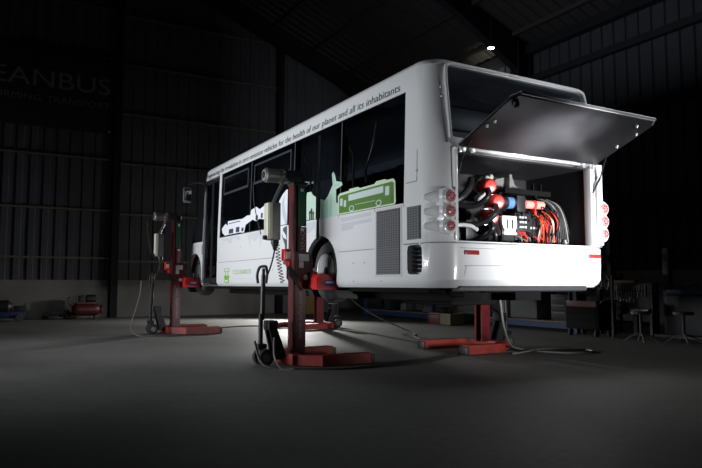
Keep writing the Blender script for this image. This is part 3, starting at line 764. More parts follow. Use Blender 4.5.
# ---- underbody and wheels
ub = MB()
ub.box(.35, 2.15, .25, 8.1, .90, 1.16); ub.box(.12, 2.38, .3, 1.9, .90, 1.0); ub.box(.12, 2.38, 3.0, 7.4, .90, 1.0)
ub.box(.6, 1.0, .5, 7.6, .80, .92); ub.box(1.5, 1.9, .5, 7.6, .80, .92)
ub.box(.9, 1.6, .9, 1.9, .74, .92, bev=.04)
bp(ub, 'underbody', M_chassis)
ax = MB()
for y in (AX_R, AX_F):
    ax.cyl((.3, y, AZ), (2.2, y, AZ), .07, n=12)
ax.lathe([(.05, -.25), (.16, -.15), (.19, 0), (.16, .15), (.05, .25)], (1.3, AX_R, AZ), (1, 0, 0), 20)
bp(ax, 'axle', M_chassis)
for y in (AX_R, AX_F):
    a_ = MB()
    for xx0, xx1 in ((.06, .50), (W-.50, W-.06)):
        n = 24; P = [(y+.45*math.cos(R(8+164*k/n)), AZ+.45*math.sin(R(8+164*k/n))) for k in range(n+1)]; Q = [(y+.44*math.cos(R(8+164*k/n)), AZ+.44*math.sin(R(8+164*k/n))) for k in range(n+1)]
        a_.prism(P+Q[::-1], lambda yy, z, h: (h, yy, z), xx0, xx1)
        a_.box(xx0+.42 if xx0 < 1 else xx0, xx0+.44 if xx0 < 1 else xx0+.02, y-.44, y+.44, 1.0, 1.5)
    bp(a_, 'wheel_arch_liner', M_black)
    for s_, x in ((1, .10), (-1, W-.10)):
        steer = 0
        R_ = .385; T = .25
        prof = [(.22, 0), (.25, -.012), (.33, -.012), (.37, .01), (R_, .045), (R_, T-.045), (.37, T-.01), (.33, T+.01), (.22, T)]
        t = MB().lathe(prof, (x, y, AZ), (s_, 0, 0), 44)
        for k in range(44):      # tread blocks
            a = 2*math.pi*k/44
            c = Vector((x+s_*T/2, y+math.cos(a)*(R_+.001), AZ+math.sin(a)*(R_+.001)))
            tb = bmesh.new(); bmesh.ops.create_cube(tb, size=1); bmesh.ops.scale(tb, vec=(T*.62, .030, .016), verts=tb.verts)
            tb.transform(Matrix.Translation(c) @ Matrix.Rotation(a-math.pi/2, 4, 'X')); t.join(tb)
        to = bp(t, 'wheel_tyre', M_rubber)
        rm = MB().lathe([(.232, -.004), (.225, -.02), (.205, -.01), (.195, .05), (.12, .085), (.09, .04), (.085, .0), (.05, -.02), (.02, -.025)], (x, y, AZ), (s_, 0, 0), 32)
        for k in range(8):
            a = 2*math.pi*k/8; rm.cyl((x+s_*.07, y+math.cos(a)*.14, AZ+math.sin(a)*.14), (x+s_*.02, y+math.cos(a)*.14, AZ+math.sin(a)*.14), .016, n=6)
        rmo = bp(rm, 'wheel_rim', M_rim, to)
        bp(MB().lathe([(.236, -.016), (.230, -.026), (.219, -.024), (.215, -.012)], (x, y, AZ), (s_, 0, 0), 40), 'rim_lip', M_alu, to)
bp(MB().tube([(.4, .35, .93), (.42, .3, .88), (.55, .28, .88)], .03), 'exhaust_stub', M_chassis)

# ================================================================= COLUMN LIFTS (+x faces the bus)
def make_lift():
    root = empty('column_lift')
    # base: two outrigger legs joined by a chamfered yoke
    for s in (-1, 1):
        b_ = MB()
        leg = [(-.17, -.32), (-.17, -.12), (.04, -.38), (.73, -.40), (.73, -.575), (.09, -.575), (-.17, -.32)][:-1]
        leg = [(-.19, -.30), (-.05, -.22), (.12, -.42), (.75, -.43), (.75, -.57), (.07, -.57)]
        b_.prism([(x, y*-s) for x, y in leg], lambda x, y, h: (x, y, h), .012, .135)
        o = b_.build('base_leg', M_lred2, root, True, 30)
        c_ = MB().box(.752, .80, s*.42-(.0 if s > 0 else .16)+(0 if s > 0 else 0), s*.42+(.16 if s > 0 else 0), .0, .12, bev=.02); c_.build('foot_roller', M_ldark, o)
    MB().box(-.22, .0, -.34, .34, .012, .14, bev=.01).build('base_yoke', M_lred2, root)
    # column: red outer channel, black guide, green back plate
    m_ = MB()
    m_.box(-.09, -.07, -.07, .07, .12, 2.26); m_.box(-.09, .08, -.08, -.06, .12, 1.12)
    m_.box(-.09, .08, .06, .08, .12, 2.26); m_.box(-.09, -.06, -.08, -.06, .12, 2.26)
    m_.build('column', M_lred, root)
    MB().box(-.068, -.03, -.058, .058, .14, 2.24).build('column_guide', M_ldark, root)
    g_ = MB(); g_.box(-.035, .085, -.08, -.064, 1.72, 2.24); g_.box(.07, .085, -.08, -.03, 1.72, 2.24); g_.cyl((.025, -.082, 1.85), (.025, -.078, 1.85), .02, n=12)
    g_.build('green_cover', M_lgreen2, root)
    MB().box(-.105, .10, -.095, .095, 2.24, 2.285, bev=.01).build('column_cap', M_ldark, root)
    MB().box(.0, .04, -.088, -.080, 2.16, 2.20).build('cap_label', M_labelw, root)
    # upper and lower red face plates carrying the lettering
    MB().box(-.035, .085, -.090, -.078, 1.10, 1.71, bev=.004).build('face_plate', M_lred, root)
    MB().box(.0, .045, -.094, -.089, 1.655, 1.69).build('small_label', M_label, root)
    # moving carriage
    c_ = MB(); cp = [(-.10, 1.06), (-.10, 1.39), (.10, 1.39), (.155, 1.30), (.165, .98), (.10, .91), (.02, .91)]
    c_.prism(cp, lambda x, z, h: (x, h, z), -.122, -.096)
    c_.prism(cp, lambda x, z, h: (x, h, z), .085, .115)
    c_.box(.10, .15, -.28, .28, .94, 1.14, bev=.01)
    co = c_.build('carriage', M_lred, root)
    MB().box(-.04, .10, -.129, -.1215, 1.275, 1.365).build('rating_plate', M_label, co)
    MB().box(-.04, .025, -.131, -.1215, 1.19, 1.27).build('rating_plate', M_labelw, co)
    MB().cyl((.06, -.130, 1.07), (.06, -.1215, 1.07), .034, n=20).build('round_badge', M_label, co)
    for s in (-1, 1):
        f_ = MB(); y0, y1 = (-.42, -.24) if s < 0 else (.24, .42)
        f_.prism([(.07, .92), (.07, 1.08), (.11, 1.115), (.19, 1.115), (.26, 1.08), (.38, .98), (.38, .92)], lambda x, z, h: (x, h, z), y0, y1)
        bmesh.ops.bevel(f_.bm, geom=f_.bm.edges[:], offset=.014, segments=2, affect='EDGES')
        fo = f_.build('wheel_fork', M_forkred, co)
        a_ = MB().prism([(.34, .92), (.34, .98), (.50, .92), (.66, .84), (.66, .80), (.38, .82)], lambda x, z, h: (x, h, z), y0+.03, y1-.02)
        a_.build('fork_tine', M_ldark, fo)
        if s < 0:
            MB().box(.17, .31, y0-.003, y0+.001, .965, 1.035).build('fork_label', M_blue, fo)
            MB().box(.185, .295, y0-.005, y0-.002, .995, 1.022).build('fork_label', M_labelw, fo)
    # control box at the side of the carriage
    k_ = MB().box(-.27, -.18, -.22, -.10, 1.27, 1.42, bev=.012); k_.box(-.20, -.15, -.18, -.08, 1.20, 1.28, bev=.01)
    ko = k_.build('control_box', M_forkred, root)
    MB().prism([(-.17, 1.22), (-.17, 1.10), (-.06, .98), (-.06, 1.1)], lambda x, z, h: (x, h, z), -.14, -.10).build('box_bracket', M_ldark, ko)
    MB().box(-.255, -.20, -.227, -.219, 1.30, 1.38).build('control_panel', M_cream, ko)
    MB().cyl((-.225, -.23, 1.40), (-.225, -.215, 1.40), .012, n=12).build('stop_button', M_ldark, ko)
    # drive motor lying across the head
    mo_ = MB().lathe([(.03, -.155), (.075, -.15), (.092, -.135), (.092, -.10), (.082, -.13), (.082, .04), (.09, .05), (.09, .10), (.05, .12)], (-.32, -.02, 2.345), (1, 0, 0), 28)
    for k in range(10):
        a = 2*math.pi*k/10; mo_.tube([(-.41, -.02+math.cos(a)*.084, 2.345+math.sin(a)*.084), (-.29, -.02+math.cos(a)*.084, 2.345+math.sin(a)*.084)], .006, n=5, smooth=False)
    mo_o = mo_.build('drive_motor', M_steel, root)
    MB().lathe([(.07, -.003), (.07, .003), (.055, .004)], (-.476, -.02, 2.345), (-1, 0, 0), 24).build('motor_end_cap', M_alu, mo_o)
    rg_ = MB().lathe([(.045, -.002), (.045, .006), (.02, .008)], (-.480, -.02, 2.345), (-1, 0, 0), 20); rg_.build('motor_fan_guard', M_ldark, mo_o)
    gb_ = MB().box(-.21, .0, -.12, .12, 2.275, 2.42, bev=.02); gb_.cyl((.0, 0, 2.285), (.0, 0, 2.38), .085, n=20, bev=.01); gb_.build('gearbox', M_ldark, root)
    MB().box(-.245, -.215, -.10, -.06, 2.33, 2.40, bev=.004).build('terminal_cover', M_label, root)
    # hanging power unit: pale left face, grey body
    MB().tube([(-.22, -.03, 2.28), (-.30, -.03, 2.12), (-.36, -.03, 1.98)], .022, smooth=False).build('cable_arm', M_steel, root)
    pw = MB().box(-.44, -.28, -.11, .04, 1.53, 2.0, bev=.018).build('power_pack', M_steel, root)
    MB().box(-.448, -.437, -.10, .03, 1.54, 1.99, bev=.003).build('power_pack_door', M_cream, pw)
    MB().box(-.436, -.395, -.117, -.108, 1.54, 1.99, bev=.003).build('power_pack_trim', M_cream, pw)
    s_ = MB(); s_.lathe([(.05, 0), (.05, -.04), (.03, -.09), (.02, -.13)], (-.33, -.04, 1.535), (0, 0, 1), 16); s_.build('cable_gland', M_ldark, pw); MB().cyl((-.49, -.05, 1.56), (-.445, -.05, 1.56), .028, n=14).build('plug_socket', M_ldark, pw)
    MB().tube([(-.60, .02, 2.25), (-.58, .02, 1.95), (-.50, .0, 1.6)], .006, n=5).build('antenna_cable', M_cable, root)
    MB().tube([(-.33, -.04, 1.42), (-.36, -.05, 1.3), (-.40, -.06, 1.18), (-.44, -.06, 1.08)], .010, n=6).build('power_cable', M_cable, root)
    co_ = []
    for k in range(130):
        t = k/129; a = k*.62
        co_.append((-.335+.03*t+.026*math.cos(a)+.05*t*t, -.12+.026*math.sin(a), 1.50-.50*t))
    MB().tube(co_, .0055, n=5, smooth=False).build('coiled_cord', M_cable, root)
    # tow handle with a looped grip, jack and castors
    h_ = MB()
    h_.tube([(-.49, 0, .20), (-.475, 0, .7), (-.46, 0, 1.18)], .022, smooth=False)
    h_.tube([(-.47, .0, .55), (-.46, 0, 1.10)], .03, smooth=False)
    h_.tube([(-.48, -.13, 1.0), (-.48, -.16, 1.1), (-.47, -.11, 1.19), (-.46, 0, 1.205), (-.47, .11, 1.19), (-.48, .16, 1.1), (-.48, .13, 1.0)], .018)
    ho_ = h_.build('tow_handle', M_ldark, root)
    j_ = MB()
    j_.box(-.545, -.43, -.06, .06, .20, .26, bev=.01); j_.cyl((-.49, 0, .10), (-.49, 0, .62), .028)
    j_.prism([(-.42, .50), (-.33, .50), (-.18, .10), (-.33, .10)], lambda x, z, h: (x, h, z), -.09, -.05)
    j_.prism([(-.42, .50), (-.33, .50), (-.18, .10), (-.33, .10)], lambda x, z, h: (x, h, z), .05, .09)
    j_.box(-.42, -.30, -.09, .09, .42, .54, bev=.01); j_.box(-.50, -.20, -.05, .05, .06, .12)
    j_.build('jack_frame', M_ldark, root)
    for y in (-.13, .05):
        w_ = MB().lathe([(.03, 0), (.085, .0), (.10, .012), (.10, .05), (.085, .062), (.03, .062)], (-.46, y, .10), (0, 1, 0), 28).build('castor', M_rubber, root)
        MB().lathe([(.05, -.004), (.05, .066), (.02, .070)], (-.46, y, .10), (0, 1, 0), 20).build('castor_hub', M_steel, w_)
    # lettering up the column
    text_mesh('lift_lettering', 'SEFAC', M_letl, axes((.055, -.0915, 1.415), (0, 0, 1), (-1, 0, 0)), .08, root, width=.23)
    text_mesh('lift_lettering', 'www.sefac.com', M_letl, axes((.03, -.0815, .30), (0, 0, 1), (-1, 0, 0)), .085, root, width=.60)
    return root
lift = make_lift()
G = 'mobile column lifts under the four bus wheels'
spots = [(-.30, 2.50, 0, 'red column lift nearest the viewer, at the rear wheel of the lettered bus side'),
         (-.33, 8.20, 0, 'red column lift with green cover at the front wheel beside the bus door'),
         (2.85, 2.60, math.pi, 'red column lift on the far side seen beneath the rear bumper'),
         (2.85, 8.05, math.pi, 'red column lift farthest under the bus on its far side by the front axle')]
for i, (x, y, rz, lab) in enumerate(spots):
    o = lift if i == 0 else copy_tree(lift)
    o.location = (x, y, 0); o.rotation_euler = (0, 0, rz)
    tag(o, lab, 'vehicle lift', G)
# the far-side rear lift shows its inner face: lettering runs down the red face there
text_mesh('lift_lettering', 'SEFAC', M_labelw, axes((-.125+.0, 0, 0), (0, 0, 1), (0, 1, 0)), .1, None).name = 'tmp_txt'
bpy.data.objects.remove(bpy.data.objects['tmp_txt'])

# ================================================================= CABLES ON THE FLOOR
def cable(name, pts, r, m, label, cat='cable', group=None):
    o = MB().tube(pts, r, n=7).build(name, m); tag(o, label, cat, group); return o
cable('floor_cable', [(-.90, 2.42, .30), (-.88, 2.3, .1), (-.80, 2.15, .012), (-.45, 1.80, .012), (-.10, 1.62, .012), (.5, 1.62, .012), (1.1, 1.80, .012), (1.7, 2.1, .012), (2.3, 2.26, .012), (2.7, 2.1, .012), (3.1, 1.95, .012), (3.6, 1.85, .012), (4.1, 1.72, .012)], .014, M_cable,
      'black cable running along the floor from the nearest lift past the far lift')
cable('coiled_floor_cable', [(2.27, 1.6, .95), (2.33, 1.62, .64), (2.50, 1.75, .38), (2.95, 2.1, .10), (3.25, 2.15, .014), (3.30, 1.80, .012), (3.55, 1.46, .012), (3.98, 1.50, .012), (4.06, 1.85, .012), (3.50, 1.97, .03), (2.9, 1.88, .012), (2.75, 1.86, .012)], .013, M_cableg,
      'grey cable hanging from the rear bumper and looping on the floor')
cable('floor_cable', [(-1.02, 8.15, 1.05), (-1.05, 8.1, .8), (-1.17, 7.95, .45), (-1.25, 7.9, .15), (-1.15, 7.7, .012), (-.9, 7.55, .012), (-.4, 7.6, .012)], .011, M_cableg,
      'grey cable hanging down beside the lift at the bus door')
cable('floor_cable', [(.8, 9.0, .012), (1.5, 9.3, .012), (2.1, 9.1, .012), (2.6, 8.9, .012), (2.9, 8.4, .012)], .014, M_cable,
      'thin black cable on the bright floor beyond the bus front wheels')
cable('hanging_hose', [(3.3, 7.6, 1.0), (3.4, 7.4, .6), (3.6, 6.6, .25), (3.7, 5.6, .02), (3.3, 5.0, .012), (3.0, 4.4, .012)], .014, M_cable,
      'dark hose trailing from the farthest lift toward the middle of the floor')
cable('floor_cable', [(-.74, 2.20, .35), (-.80, 2.05, .16), (-.74, 1.98, .012), (-.62, 1.9, .012)], .012, M_cableg,
      'short grey cord looping over the small wheels of the nearest lift')

# ================================================================= CLUTTER BY THE FAR WALL
comp = empty('air_compressor', (-1.15, 14.6, 0))
tag(comp, 'red air compressor with black motor standing at the foot of the far wall column', 'compressor')
MB().lathe([(.02, -.38), (.12, -.36), (.17, -.30), (.18, -.2), (.18, .2), (.17, .30), (.12, .36), (.02, .38)], (0, 0, .27), (1, 0, 0), 24).build('tank', M_machred, comp)
MB().box(-.25, .25, -.12, .12, .43, .47).build('mounting_plate', M_machred, comp)
MB().lathe([(.05, -.14), (.11, -.12), (.12, 0), (.11, .12), (.05, .14)], (.12, 0, .57), (1, 0, 0), 20).build('motor', M_ldark, comp)
MB().box(-.20, -.04, -.09, .09, .47, .66, bev=.02).build('pump_head', M_ldark, comp)
MB().tube([(-.38, 0, .35), (-.48, 0, .55), (-.42, 0, .62)], .015).build('handle', M_ldark, comp)
for x in (-.25, .25):
    MB().box(x-.03, x+.03, -.14, .14, 0, .11).build('foot', M_ldark, comp)
MB().cyl((.385, 0, .27), (.42, 0, .27), .12, n=20).build('end_plate', M_machred, comp)

gen = empty('tool_machine', (-3.15, 14.4, 0))
tag(gen, 'dark blue machine with black engine low against the far wall at the left', 'machine')
MB().box(-.5, .45, -.22, .22, .08, .26, bev=.03).build('machine_body', M_rackblue, gen)
MB().lathe([(.05, -.2), (.17, -.16), (.18, .1), (.1, .2)], (-.05, 0, .38), (1, 0, 0), 20).build('engine_drum', M_ldark, gen)
MB().box(.18, .48, -.15, .15, .24, .40, bev=.03).build('fuel_tank', M_ldark, gen)
for x in (-.35, .3): MB().lathe([(.03, 0), (.09, 0), (.10, .02), (.10, .05), (.03, .06)], (x, -.29, .10), (0, 1, 0), 20).build('wheel', M_rubber, gen)
MB().tube([(-.5, 0, .2), (-.7, 0, .3), (-.82, 0, .45)], .02).build('handle', M_ldark, gen)

for i, (x, y, s, lab) in enumerate(((-1.98, 14.7, 1, 'small dark hand tool lying on the floor left of the red compressor'), (-1.62, 14.75, .7, 'smaller dark hand tool beside the red compressor tank'))):
    t = empty('power_tool', (x, y, 0)); tag(t, lab, 'tool')
    MB().box(-.14*s, .12*s, -.05, .05, .0, .11*s, bev=.02).build('tool_body', M_ldark, t)
    MB().tube([(-.1*s, 0, .1*s), (-.02*s, 0, .2*s), (.1*s, 0, .1*s)], .016).build('handle', M_ldark, t)
    MB().cyl((.12*s, 0, .05), (.26*s, 0, .05), .022).build('nozzle', M_steel, t)

yc = empty('yellow_cabinet', (5.75, 14.2, -.05))
tag(yc, 'weathered yellow steel cabinet against the far wall seen beneath the bus', 'cabinet')
MB().box(-.32, .32, -.25, .25, .05, .95, bev=.02).build('cabinet_body', M_yellow, yc)
MB().box(-.29, .29, -.262, -.252, .09, .91).build('cabinet_door', M_yellow, yc)
MB().box(.2, .23, -.28, -.262, .45, .58).build('handle', M_ldark, yc)

# pallet racks along the right side
def rack(x0, x1, y0, y1, h, shelves, label, root_name='pallet_rack'):
    o = empty(root_name, ((x0+x1)/2, (y0+y1)/2, 0)); ox, oy = (x0+x1)/2, (y0+y1)/2
    tag(o, label, 'storage rack', 'blue storage racks along the right side')
    for x in (x0, x1):
        for y in (y0, y1):
            u = MB(); u.box(x-.045-ox, x+.045-ox, y-.045-oy, y+.045-oy, .0, h); u.box(x-.08-ox, x+.08-ox, y-.07-oy, y+.07-oy, 0, .012)
            u.build('upright', M_rackblue, o, False)
    for z in shelves:
        bm2 = MB()
        for x in (x0, x1): bm2.box(x-.03-ox, x+.03-ox, y0+.045-oy, y1-.045-oy, z-.12, z)
        for y in (y0, y1): bm2.box(x0+.03-ox, x1-.03-ox, y-.02-oy, y+.02-oy, z-.06, z)
        bm2.build('shelf_beam', M_rackblue, o, False)
        MB().box(x0+.0-ox, x1-.0-ox, y0+.02-oy, y1-.02-oy, z, z+.02).build('shelf_board', M_wood, o, False)
    for y in (y0, y1):
        b2 = MB(); n = int(h/.5)
        for k in range(n):
            za, zb = .1+k*.5, .1+(k+1)*.5
            xa, xb = (x0+.03, x1-.03) if k % 2 else (x1-.03, x0+.03)
            b2.tube([(xa-ox, y-oy, za), (xb-ox, y-oy, min(zb, h-.05))], .012, n=5, smooth=False)
        b2.build('brace', M_rackblue, o)
    return o
rack(6.25, 7.25, 8.3, 11.6, 1.0, (.22,), 'low blue shelving rack standing far behind the bus', 'low_rack')
rack(6.55, 7.6, 4.0, 6.9, 3.0, (.20, 1.55), 'tall blue pallet rack behind the bus rear holding a grey cabinet')
# items
def crate(x, y, z, w, d, h, m, name, label, cat):
    o = empty(name, (x, y, z)); tag(o, label, cat)
    t = .015
    b_ = MB(); b_.box(-w/2, w/2, -d/2, d/2, 0, t); b_.box(-w/2, -w/2+t, -d/2, d/2, 0, h); b_.box(w/2-t, w/2, -d/2, d/2, 0, h); b_.box(-w/2, w/2, -d/2, -d/2+t, 0, h); b_.box(-w/2, w/2, d/2-t, d/2, 0, h)
    b_.build('box_body', m, o, False)
    r_ = MB(); r_.box(-w/2-.01, w/2+.01, -d/2-.01, -d/2+.01, h-.03, h); r_.box(-w/2-.01, w/2+.01, d/2-.01, d/2+.01, h-.03, h); r_.box(-w/2-.01, -w/2+.01, -d/2, d/2, h-.03, h); r_.box(w/2-.01, w/2+.01, -d/2, d/2, h-.03, h)
    r_.build('rim', m, o, False); return o
def cabinet(x, y, z, w, d, h, label, m=M_cabinet, drawers=0, rz=0.):
    o = empty('metal_cabinet', (x, y, z), rz); tag(o, label, 'cabinet')
    MB().box(-d/2, d/2, -w/2, w/2, .03, h, bev=.01).build('cabinet_body', m, o)
    MB().box(-d/2+.03, d/2-.03, -w/2+.03, w/2-.03, 0, .03).build('plinth', M_ldark, o)
    if drawers:
        for k in range(drawers):
            z0 = .06+k*(h-.1)/drawers; z1 = .06+(k+1)*(h-.1)/drawers-.015
            dd = MB().box(-d/2-.012, -d/2+.001, -w/2+.02, w/2-.02, z0, z1, bev=.003).build('drawer', m, o)
            MB().box(-d/2-.03, -d/2-.012, -w/4, w/4, z1-.03, z1-.015).build('drawer_pull', M_steel, dd)
    else:
        dd = MB().box(-d/2-.012, -d/2+.001, -w/2+.02, w/2-.02, .06, h-.03, bev=.003).build('door', m, o)
        MB().box(-d/2-.03, -d/2-.012, -w/2+.05, -w/2+.075, h*.5, h*.65).build('handle', M_ldark, dd)
    return o
cabinet(6.95, 5.55, .22, .80, .6, .78, 'grey metal cabinet with a dark handle on the tall blue rack behind the bus')
cabinet(7.0, 7.6, 0, .7, .5, 1.25, 'tall pale grey cabinet between the low rack and the tall rack')
cabinet(6.9, 4.5, .22, .5, .5, .55, 'small dark drawer cabinet at the near end of the tall blue rack', M_ldark, 3)
crate(6.6, 9.9, .24, .3, .3, .2, M_cabinet, 'storage_bin', 'small grey bin on the middle of the low blue rack', 'bin')
crate(6.7, 8.8, .24, .45, .5, .14, M_cabinet, 'parts_tray', 'flat grey parts tray at the near end of the low blue rack', 'tray')
crate(6.7, 10.8, .24, .4, .4, .34, M_ldark, 'storage_bin', 'dark open bin at the far end of the low blue rack', 'bin')
crate(6.1, 7.35, 0, .42, .42, .28, M_olive, 'storage_bin', 'olive bin on the floor between the two blue racks', 'bin')
crate(6.9, 6.5, 1.57, .5, .5, .3, M_ldark, 'storage_bin', 'dark bin on the upper shelf of the tall blue rack', 'bin')
rb = empty('red_toolbox', (6.1, 7.85, .0)); tag(rb, 'red toolbox low on the floor beside the olive bin', 'toolbox')
MB().box(-.15, .15, -.25, .25, .0, .22, bev=.02).build('box_body', M_machred, rb)
MB().box(-.155, .155, -.255, .255, .22, .28, bev=.02).build('lid', M_machred, rb)
MB().tube([(0, -.12, .28), (0, -.1, .34), (0, .1, .34), (0, .12, .28)], .01).build('handle', M_ldark, rb)

# workbench with tool board, at the right
wbn = empty('workbench', (7.35, 3.45, 0)); tag(wbn, 'dark workbench with a wooden top behind the small tool board at the right', 'workbench')
MB().box(-.36, .36, -.5, .45, .94, 1.0, bev=.01).build('bench_top', M_wood, wbn)
for x in (-.30, .30):
    for y in (-.44, .39): MB().box(x-.04, x+.04, y-.04, y+.04, 0, .94).build('leg', M_ldark, wbn)
MB().box(-.32, .32, -.44, .39, .2, .24).build('lower_shelf', M_ldark, wbn)
tb = empty('tool_board', (6.9, 3.0, 0)); tag(tb, 'dark board hung with rows of small steel tools in front of the workbench', 'tool board')
MB().box(-.015, .015, -.45, .45, .42, 1.0).build('board', M_ldark, tb)
for y in (-.40, .40): MB().box(0, .04, y-.025, y+.025, 0, 1.0).build('board_post', M_ldark, tb)
MB().box(-.10, -.015, -.43, .0, .46, .48).build('tool_ledge', M_ldark, tb)
GT = 'small hand tools hung in rows on the tool board'
k = 0
M_tool = mat('tool_steel', (.28, .29, .31), .45, metal=.4)
sp = None
for z, ys in ((.90, (.38, .34, .30, .25, .21, -.08, -.14, -.19, -.25, -.31)), (.78, (.40, .36, .30, .26, .20, .10, .04, -.02, -.08, -.16, -.24, -.31)), (.66, (.36, .29, .22, .15, .08, .01, -.07))):
    for y in ys:
        if sp is None:
            sp = empty('wrench'); MB().box(-.006, .006, -.008, .008, -.045, .04).build('handle', M_tool, sp)
            MB().lathe([(.006, -.005), (.016, -.005), (.016, .005), (.006, .005)], (0, 0, .048), (1, 0, 0), 12).build('jaw', M_tool, sp); t = sp
        else: t = copy_tree(sp)
        t.location = (6.879, 3.0+y, z); s = .7+.4*((k*7) % 5)/5; t.scale = (1, s, s); k += 1
        tag(t, 'small steel wrench hanging on the dark tool board', 'wrench', GT)
MB_o = MB().box(-.035, .035, -.19, .19, 0, .04, bev=.008).build('steel_bar', M_tool); MB_o.location = (6.842, 2.78, .48); tag(MB_o, 'pale steel bar lying on the ledge at the foot of the tool board', 'bar')
wood = MB().box(-.06, .06, -.24, .24, 0, .06, bev=.008).build('wooden_plank', M_wood); wood.location = (7.1, 3.25, 1.0)
tag(wood, 'old wooden plank lying on the workbench above the tool board', 'plank')
# bench vice and blue machine
vc = empty('bench_vice', (7.3, 3.65, 1.0)); tag(vc, 'dark bench vice standing on the far end of the workbench', 'vice')
MB().box(-.12, .12, -.08, .08, 0, .10, bev=.01).build('base', M_ldark, vc); MB().box(-.16, -.06, -.09, .09, .10, .20, bev=.01).build('jaw', M_ldark, vc); MB().box(.02, .14, -.09, .09, .10, .20, bev=.01).build('jaw', M_ldark, vc); MB().cyl((-.28, 0, .12), (.1, 0, .12), .015).build('screw', M_steel, vc)
bm3 = empty('tyre_machine', (7.65, 2.12, 0)); tag(bm3, 'dark blue workshop machine with a pale post at the far right', 'machine')
MB().box(-.30, .30, -.5, .5, .05, .78, bev=.04).build('machine_body', M_ldark, bm3)
MB().box(-.28, .28, -.38, .48, .78, .96, bev=.05).build('machine_top', M_rackblue, bm3)
MB().box(-.07, .07, .55, .68, .05, 1.68, bev=.02).build('machine_post', M_cabinet, bm3)
MB().cyl((-.1, .1, .96), (-.1, .1, 1.0), .14, n=20).build('turntable', M_steel, bm3)
MB().box(-.38, .38, -.55, .78, 0, .05).build('foot_plate', M_ldark, bm3)
# trestle stands
def stand(x, y, label):
    o = empty('trestle_stand', (x, y, 0)); tag(o, label, 'stand')
    MB().cyl((0, 0, .12), (0, 0, .50), .025).build('stem', M_ldark, o)
    MB().cyl((0, 0, .48), (0, 0, .53), .16, n=20, bev=.01).build('seat', M_ldark, o)
    for k in range(4):
        a = math.pi/4+k*math.pi/2
        MB().tube([(0, 0, .16), (.14*math.cos(a), .14*math.sin(a), .12), (.28*math.cos(a), .28*math.sin(a), .02)], .016).build('leg', M_cabinet, o)
stand(5.85, 2.05, 'low round workshop stool in front of the small tool board')
stand(6.25, 1.55, 'second low stool nearer the machine at the far right')
tr = empty('tool_trolley', (6.3, 3.45, 0)); tag(tr, 'dark drawer trolley with red tool handles standing behind the bus corner', 'trolley')
MB().box(-.25, .25, -.38, .38, .14, .66, bev=.02).build('trolley_body', M_chassis, tr)
for k in range(4): MB().box(-.262, -.25, -.34, .34, .17+k*.13, .28+k*.13, bev=.003).build('drawer', M_machred if k == 3 else M_chassis, tr)
for x in (-.18, .18):
    for y in (-.3, .3): MB().lathe([(.02, 0), (.06, 0), (.07, .01), (.07, .03), (.02, .04)], (x, y, .07), (0, 1, 0), 16).build('castor', M_rubber, tr)
MB().tube([(-.2, -.38, .62), (-.2, -.46, .68), (.2, -.46, .68), (.2, -.38, .62)], .012).build('push_handle', M_steel, tr)
GP = 'red hose clamps and tools hanging over the trolley'
rr = MB().tube([(6.3, 2.95, 1.15), (6.3, 3.95, 1.2)], .02, smooth=False).build('hanging_rail', M_machred); tag(rr, 'thin red rail above the drawer trolley from which cable reels hang', 'rail')
pst = MB(); pst.box(6.28, 6.32, 2.93, 2.97, 0, 1.13); po_ = pst.build('rail_post', M_ldark)
tag(po_, 'dark upright post holding the near end of the red rail', 'post')
pst = MB(); pst.box(6.28, 6.32, 3.93, 3.97, 0, 1.18); po_ = pst.build('rail_post', M_ldark, None);
tag(po_, 'dark upright post holding the far end of the red rail by the rack', 'post')
cr0 = None
for i in range(6):
    if cr0 is None:
        cr0 = MB().tube([(.012, .0, .0), (.02, .05, -.06), (.012, .055, -.17), (.0, 0, -.26), (-.012, -.055, -.17), (-.02, -.05, -.06), (-.012, .0, .0)], .013, n=6).build('cable_coil', M_cableg); c = cr0
    else: c = cr0.copy(); C.objects.link(c)
    c.location = (6.3, 3.06+i*.15, 1.145+i*.007); tag(c, 'grey looped cable hanging from the thin red rail', 'cable', 'looped cables on the red rail')

# high-bay lamp
hb_ = empty('high_bay_lamp', (7.4, 8.9, 0)); tag(hb_, 'small round lit lamp hanging under the dark roof behind the bus', 'lamp')
LZ = 7.0

# pieces that stand apart become parts of their own
SPLIT = {'reflection_print', 'plug', 'cloud_truck_shading', 'people_silhouettes', 'panel_seam', 'module_slots', 'terminal_block', 'graphic_windows', 'graphic_wheels', 'panel_fastener', 'lens_facets',
         'hatch_stud', 'hatch_hinge', 'pillar_marker', 'opening_jamb', 'skyline_shading', 'window_pillar', 'glazing_joint', 'eyelet', 'hatch_side_seal', 'access_flap_outline', 'bumper_crease', 'wheel_arch_liner', 'vent_vanes'}
def split_islands(o):
    bm = bmesh.new(); bm.from_mesh(o.data); bm.verts.ensure_lookup_table(); left = set(bm.verts); groups = []
    while left:
        v = left.pop(); st_ = [v]; g = {v}
        while st_:
            for e in st_.pop().link_edges:
                for w_ in e.verts:
                    if w_ in left: left.discard(w_); g.add(w_); st_.append(w_)
        groups.append({v.index for v in g})
    bm.free()
    if len(groups) < 2: return
    for gi in groups:
        b2 = bmesh.new(); b2.from_mesh(o.data); b2.verts.ensure_lookup_table()
        bmesh.ops.delete(b2, geom=[v for v in b2.verts if v.index not in gi], context='VERTS')
        me = bpy.data.meshes.new(o.name.split('.')[0]); b2.to_mesh(me); b2.free(); me.materials.append(o.data.materials[0])
        c = bpy.data.objects.new(o.name.split('.')[0], me); C.objects.link(c); c.parent = o.parent
    bpy.data.objects.remove(o)
for o in [o for o in C.objects if o.type == 'MESH' and o.name.split('.')[0] in SPLIT]: split_islands(o)
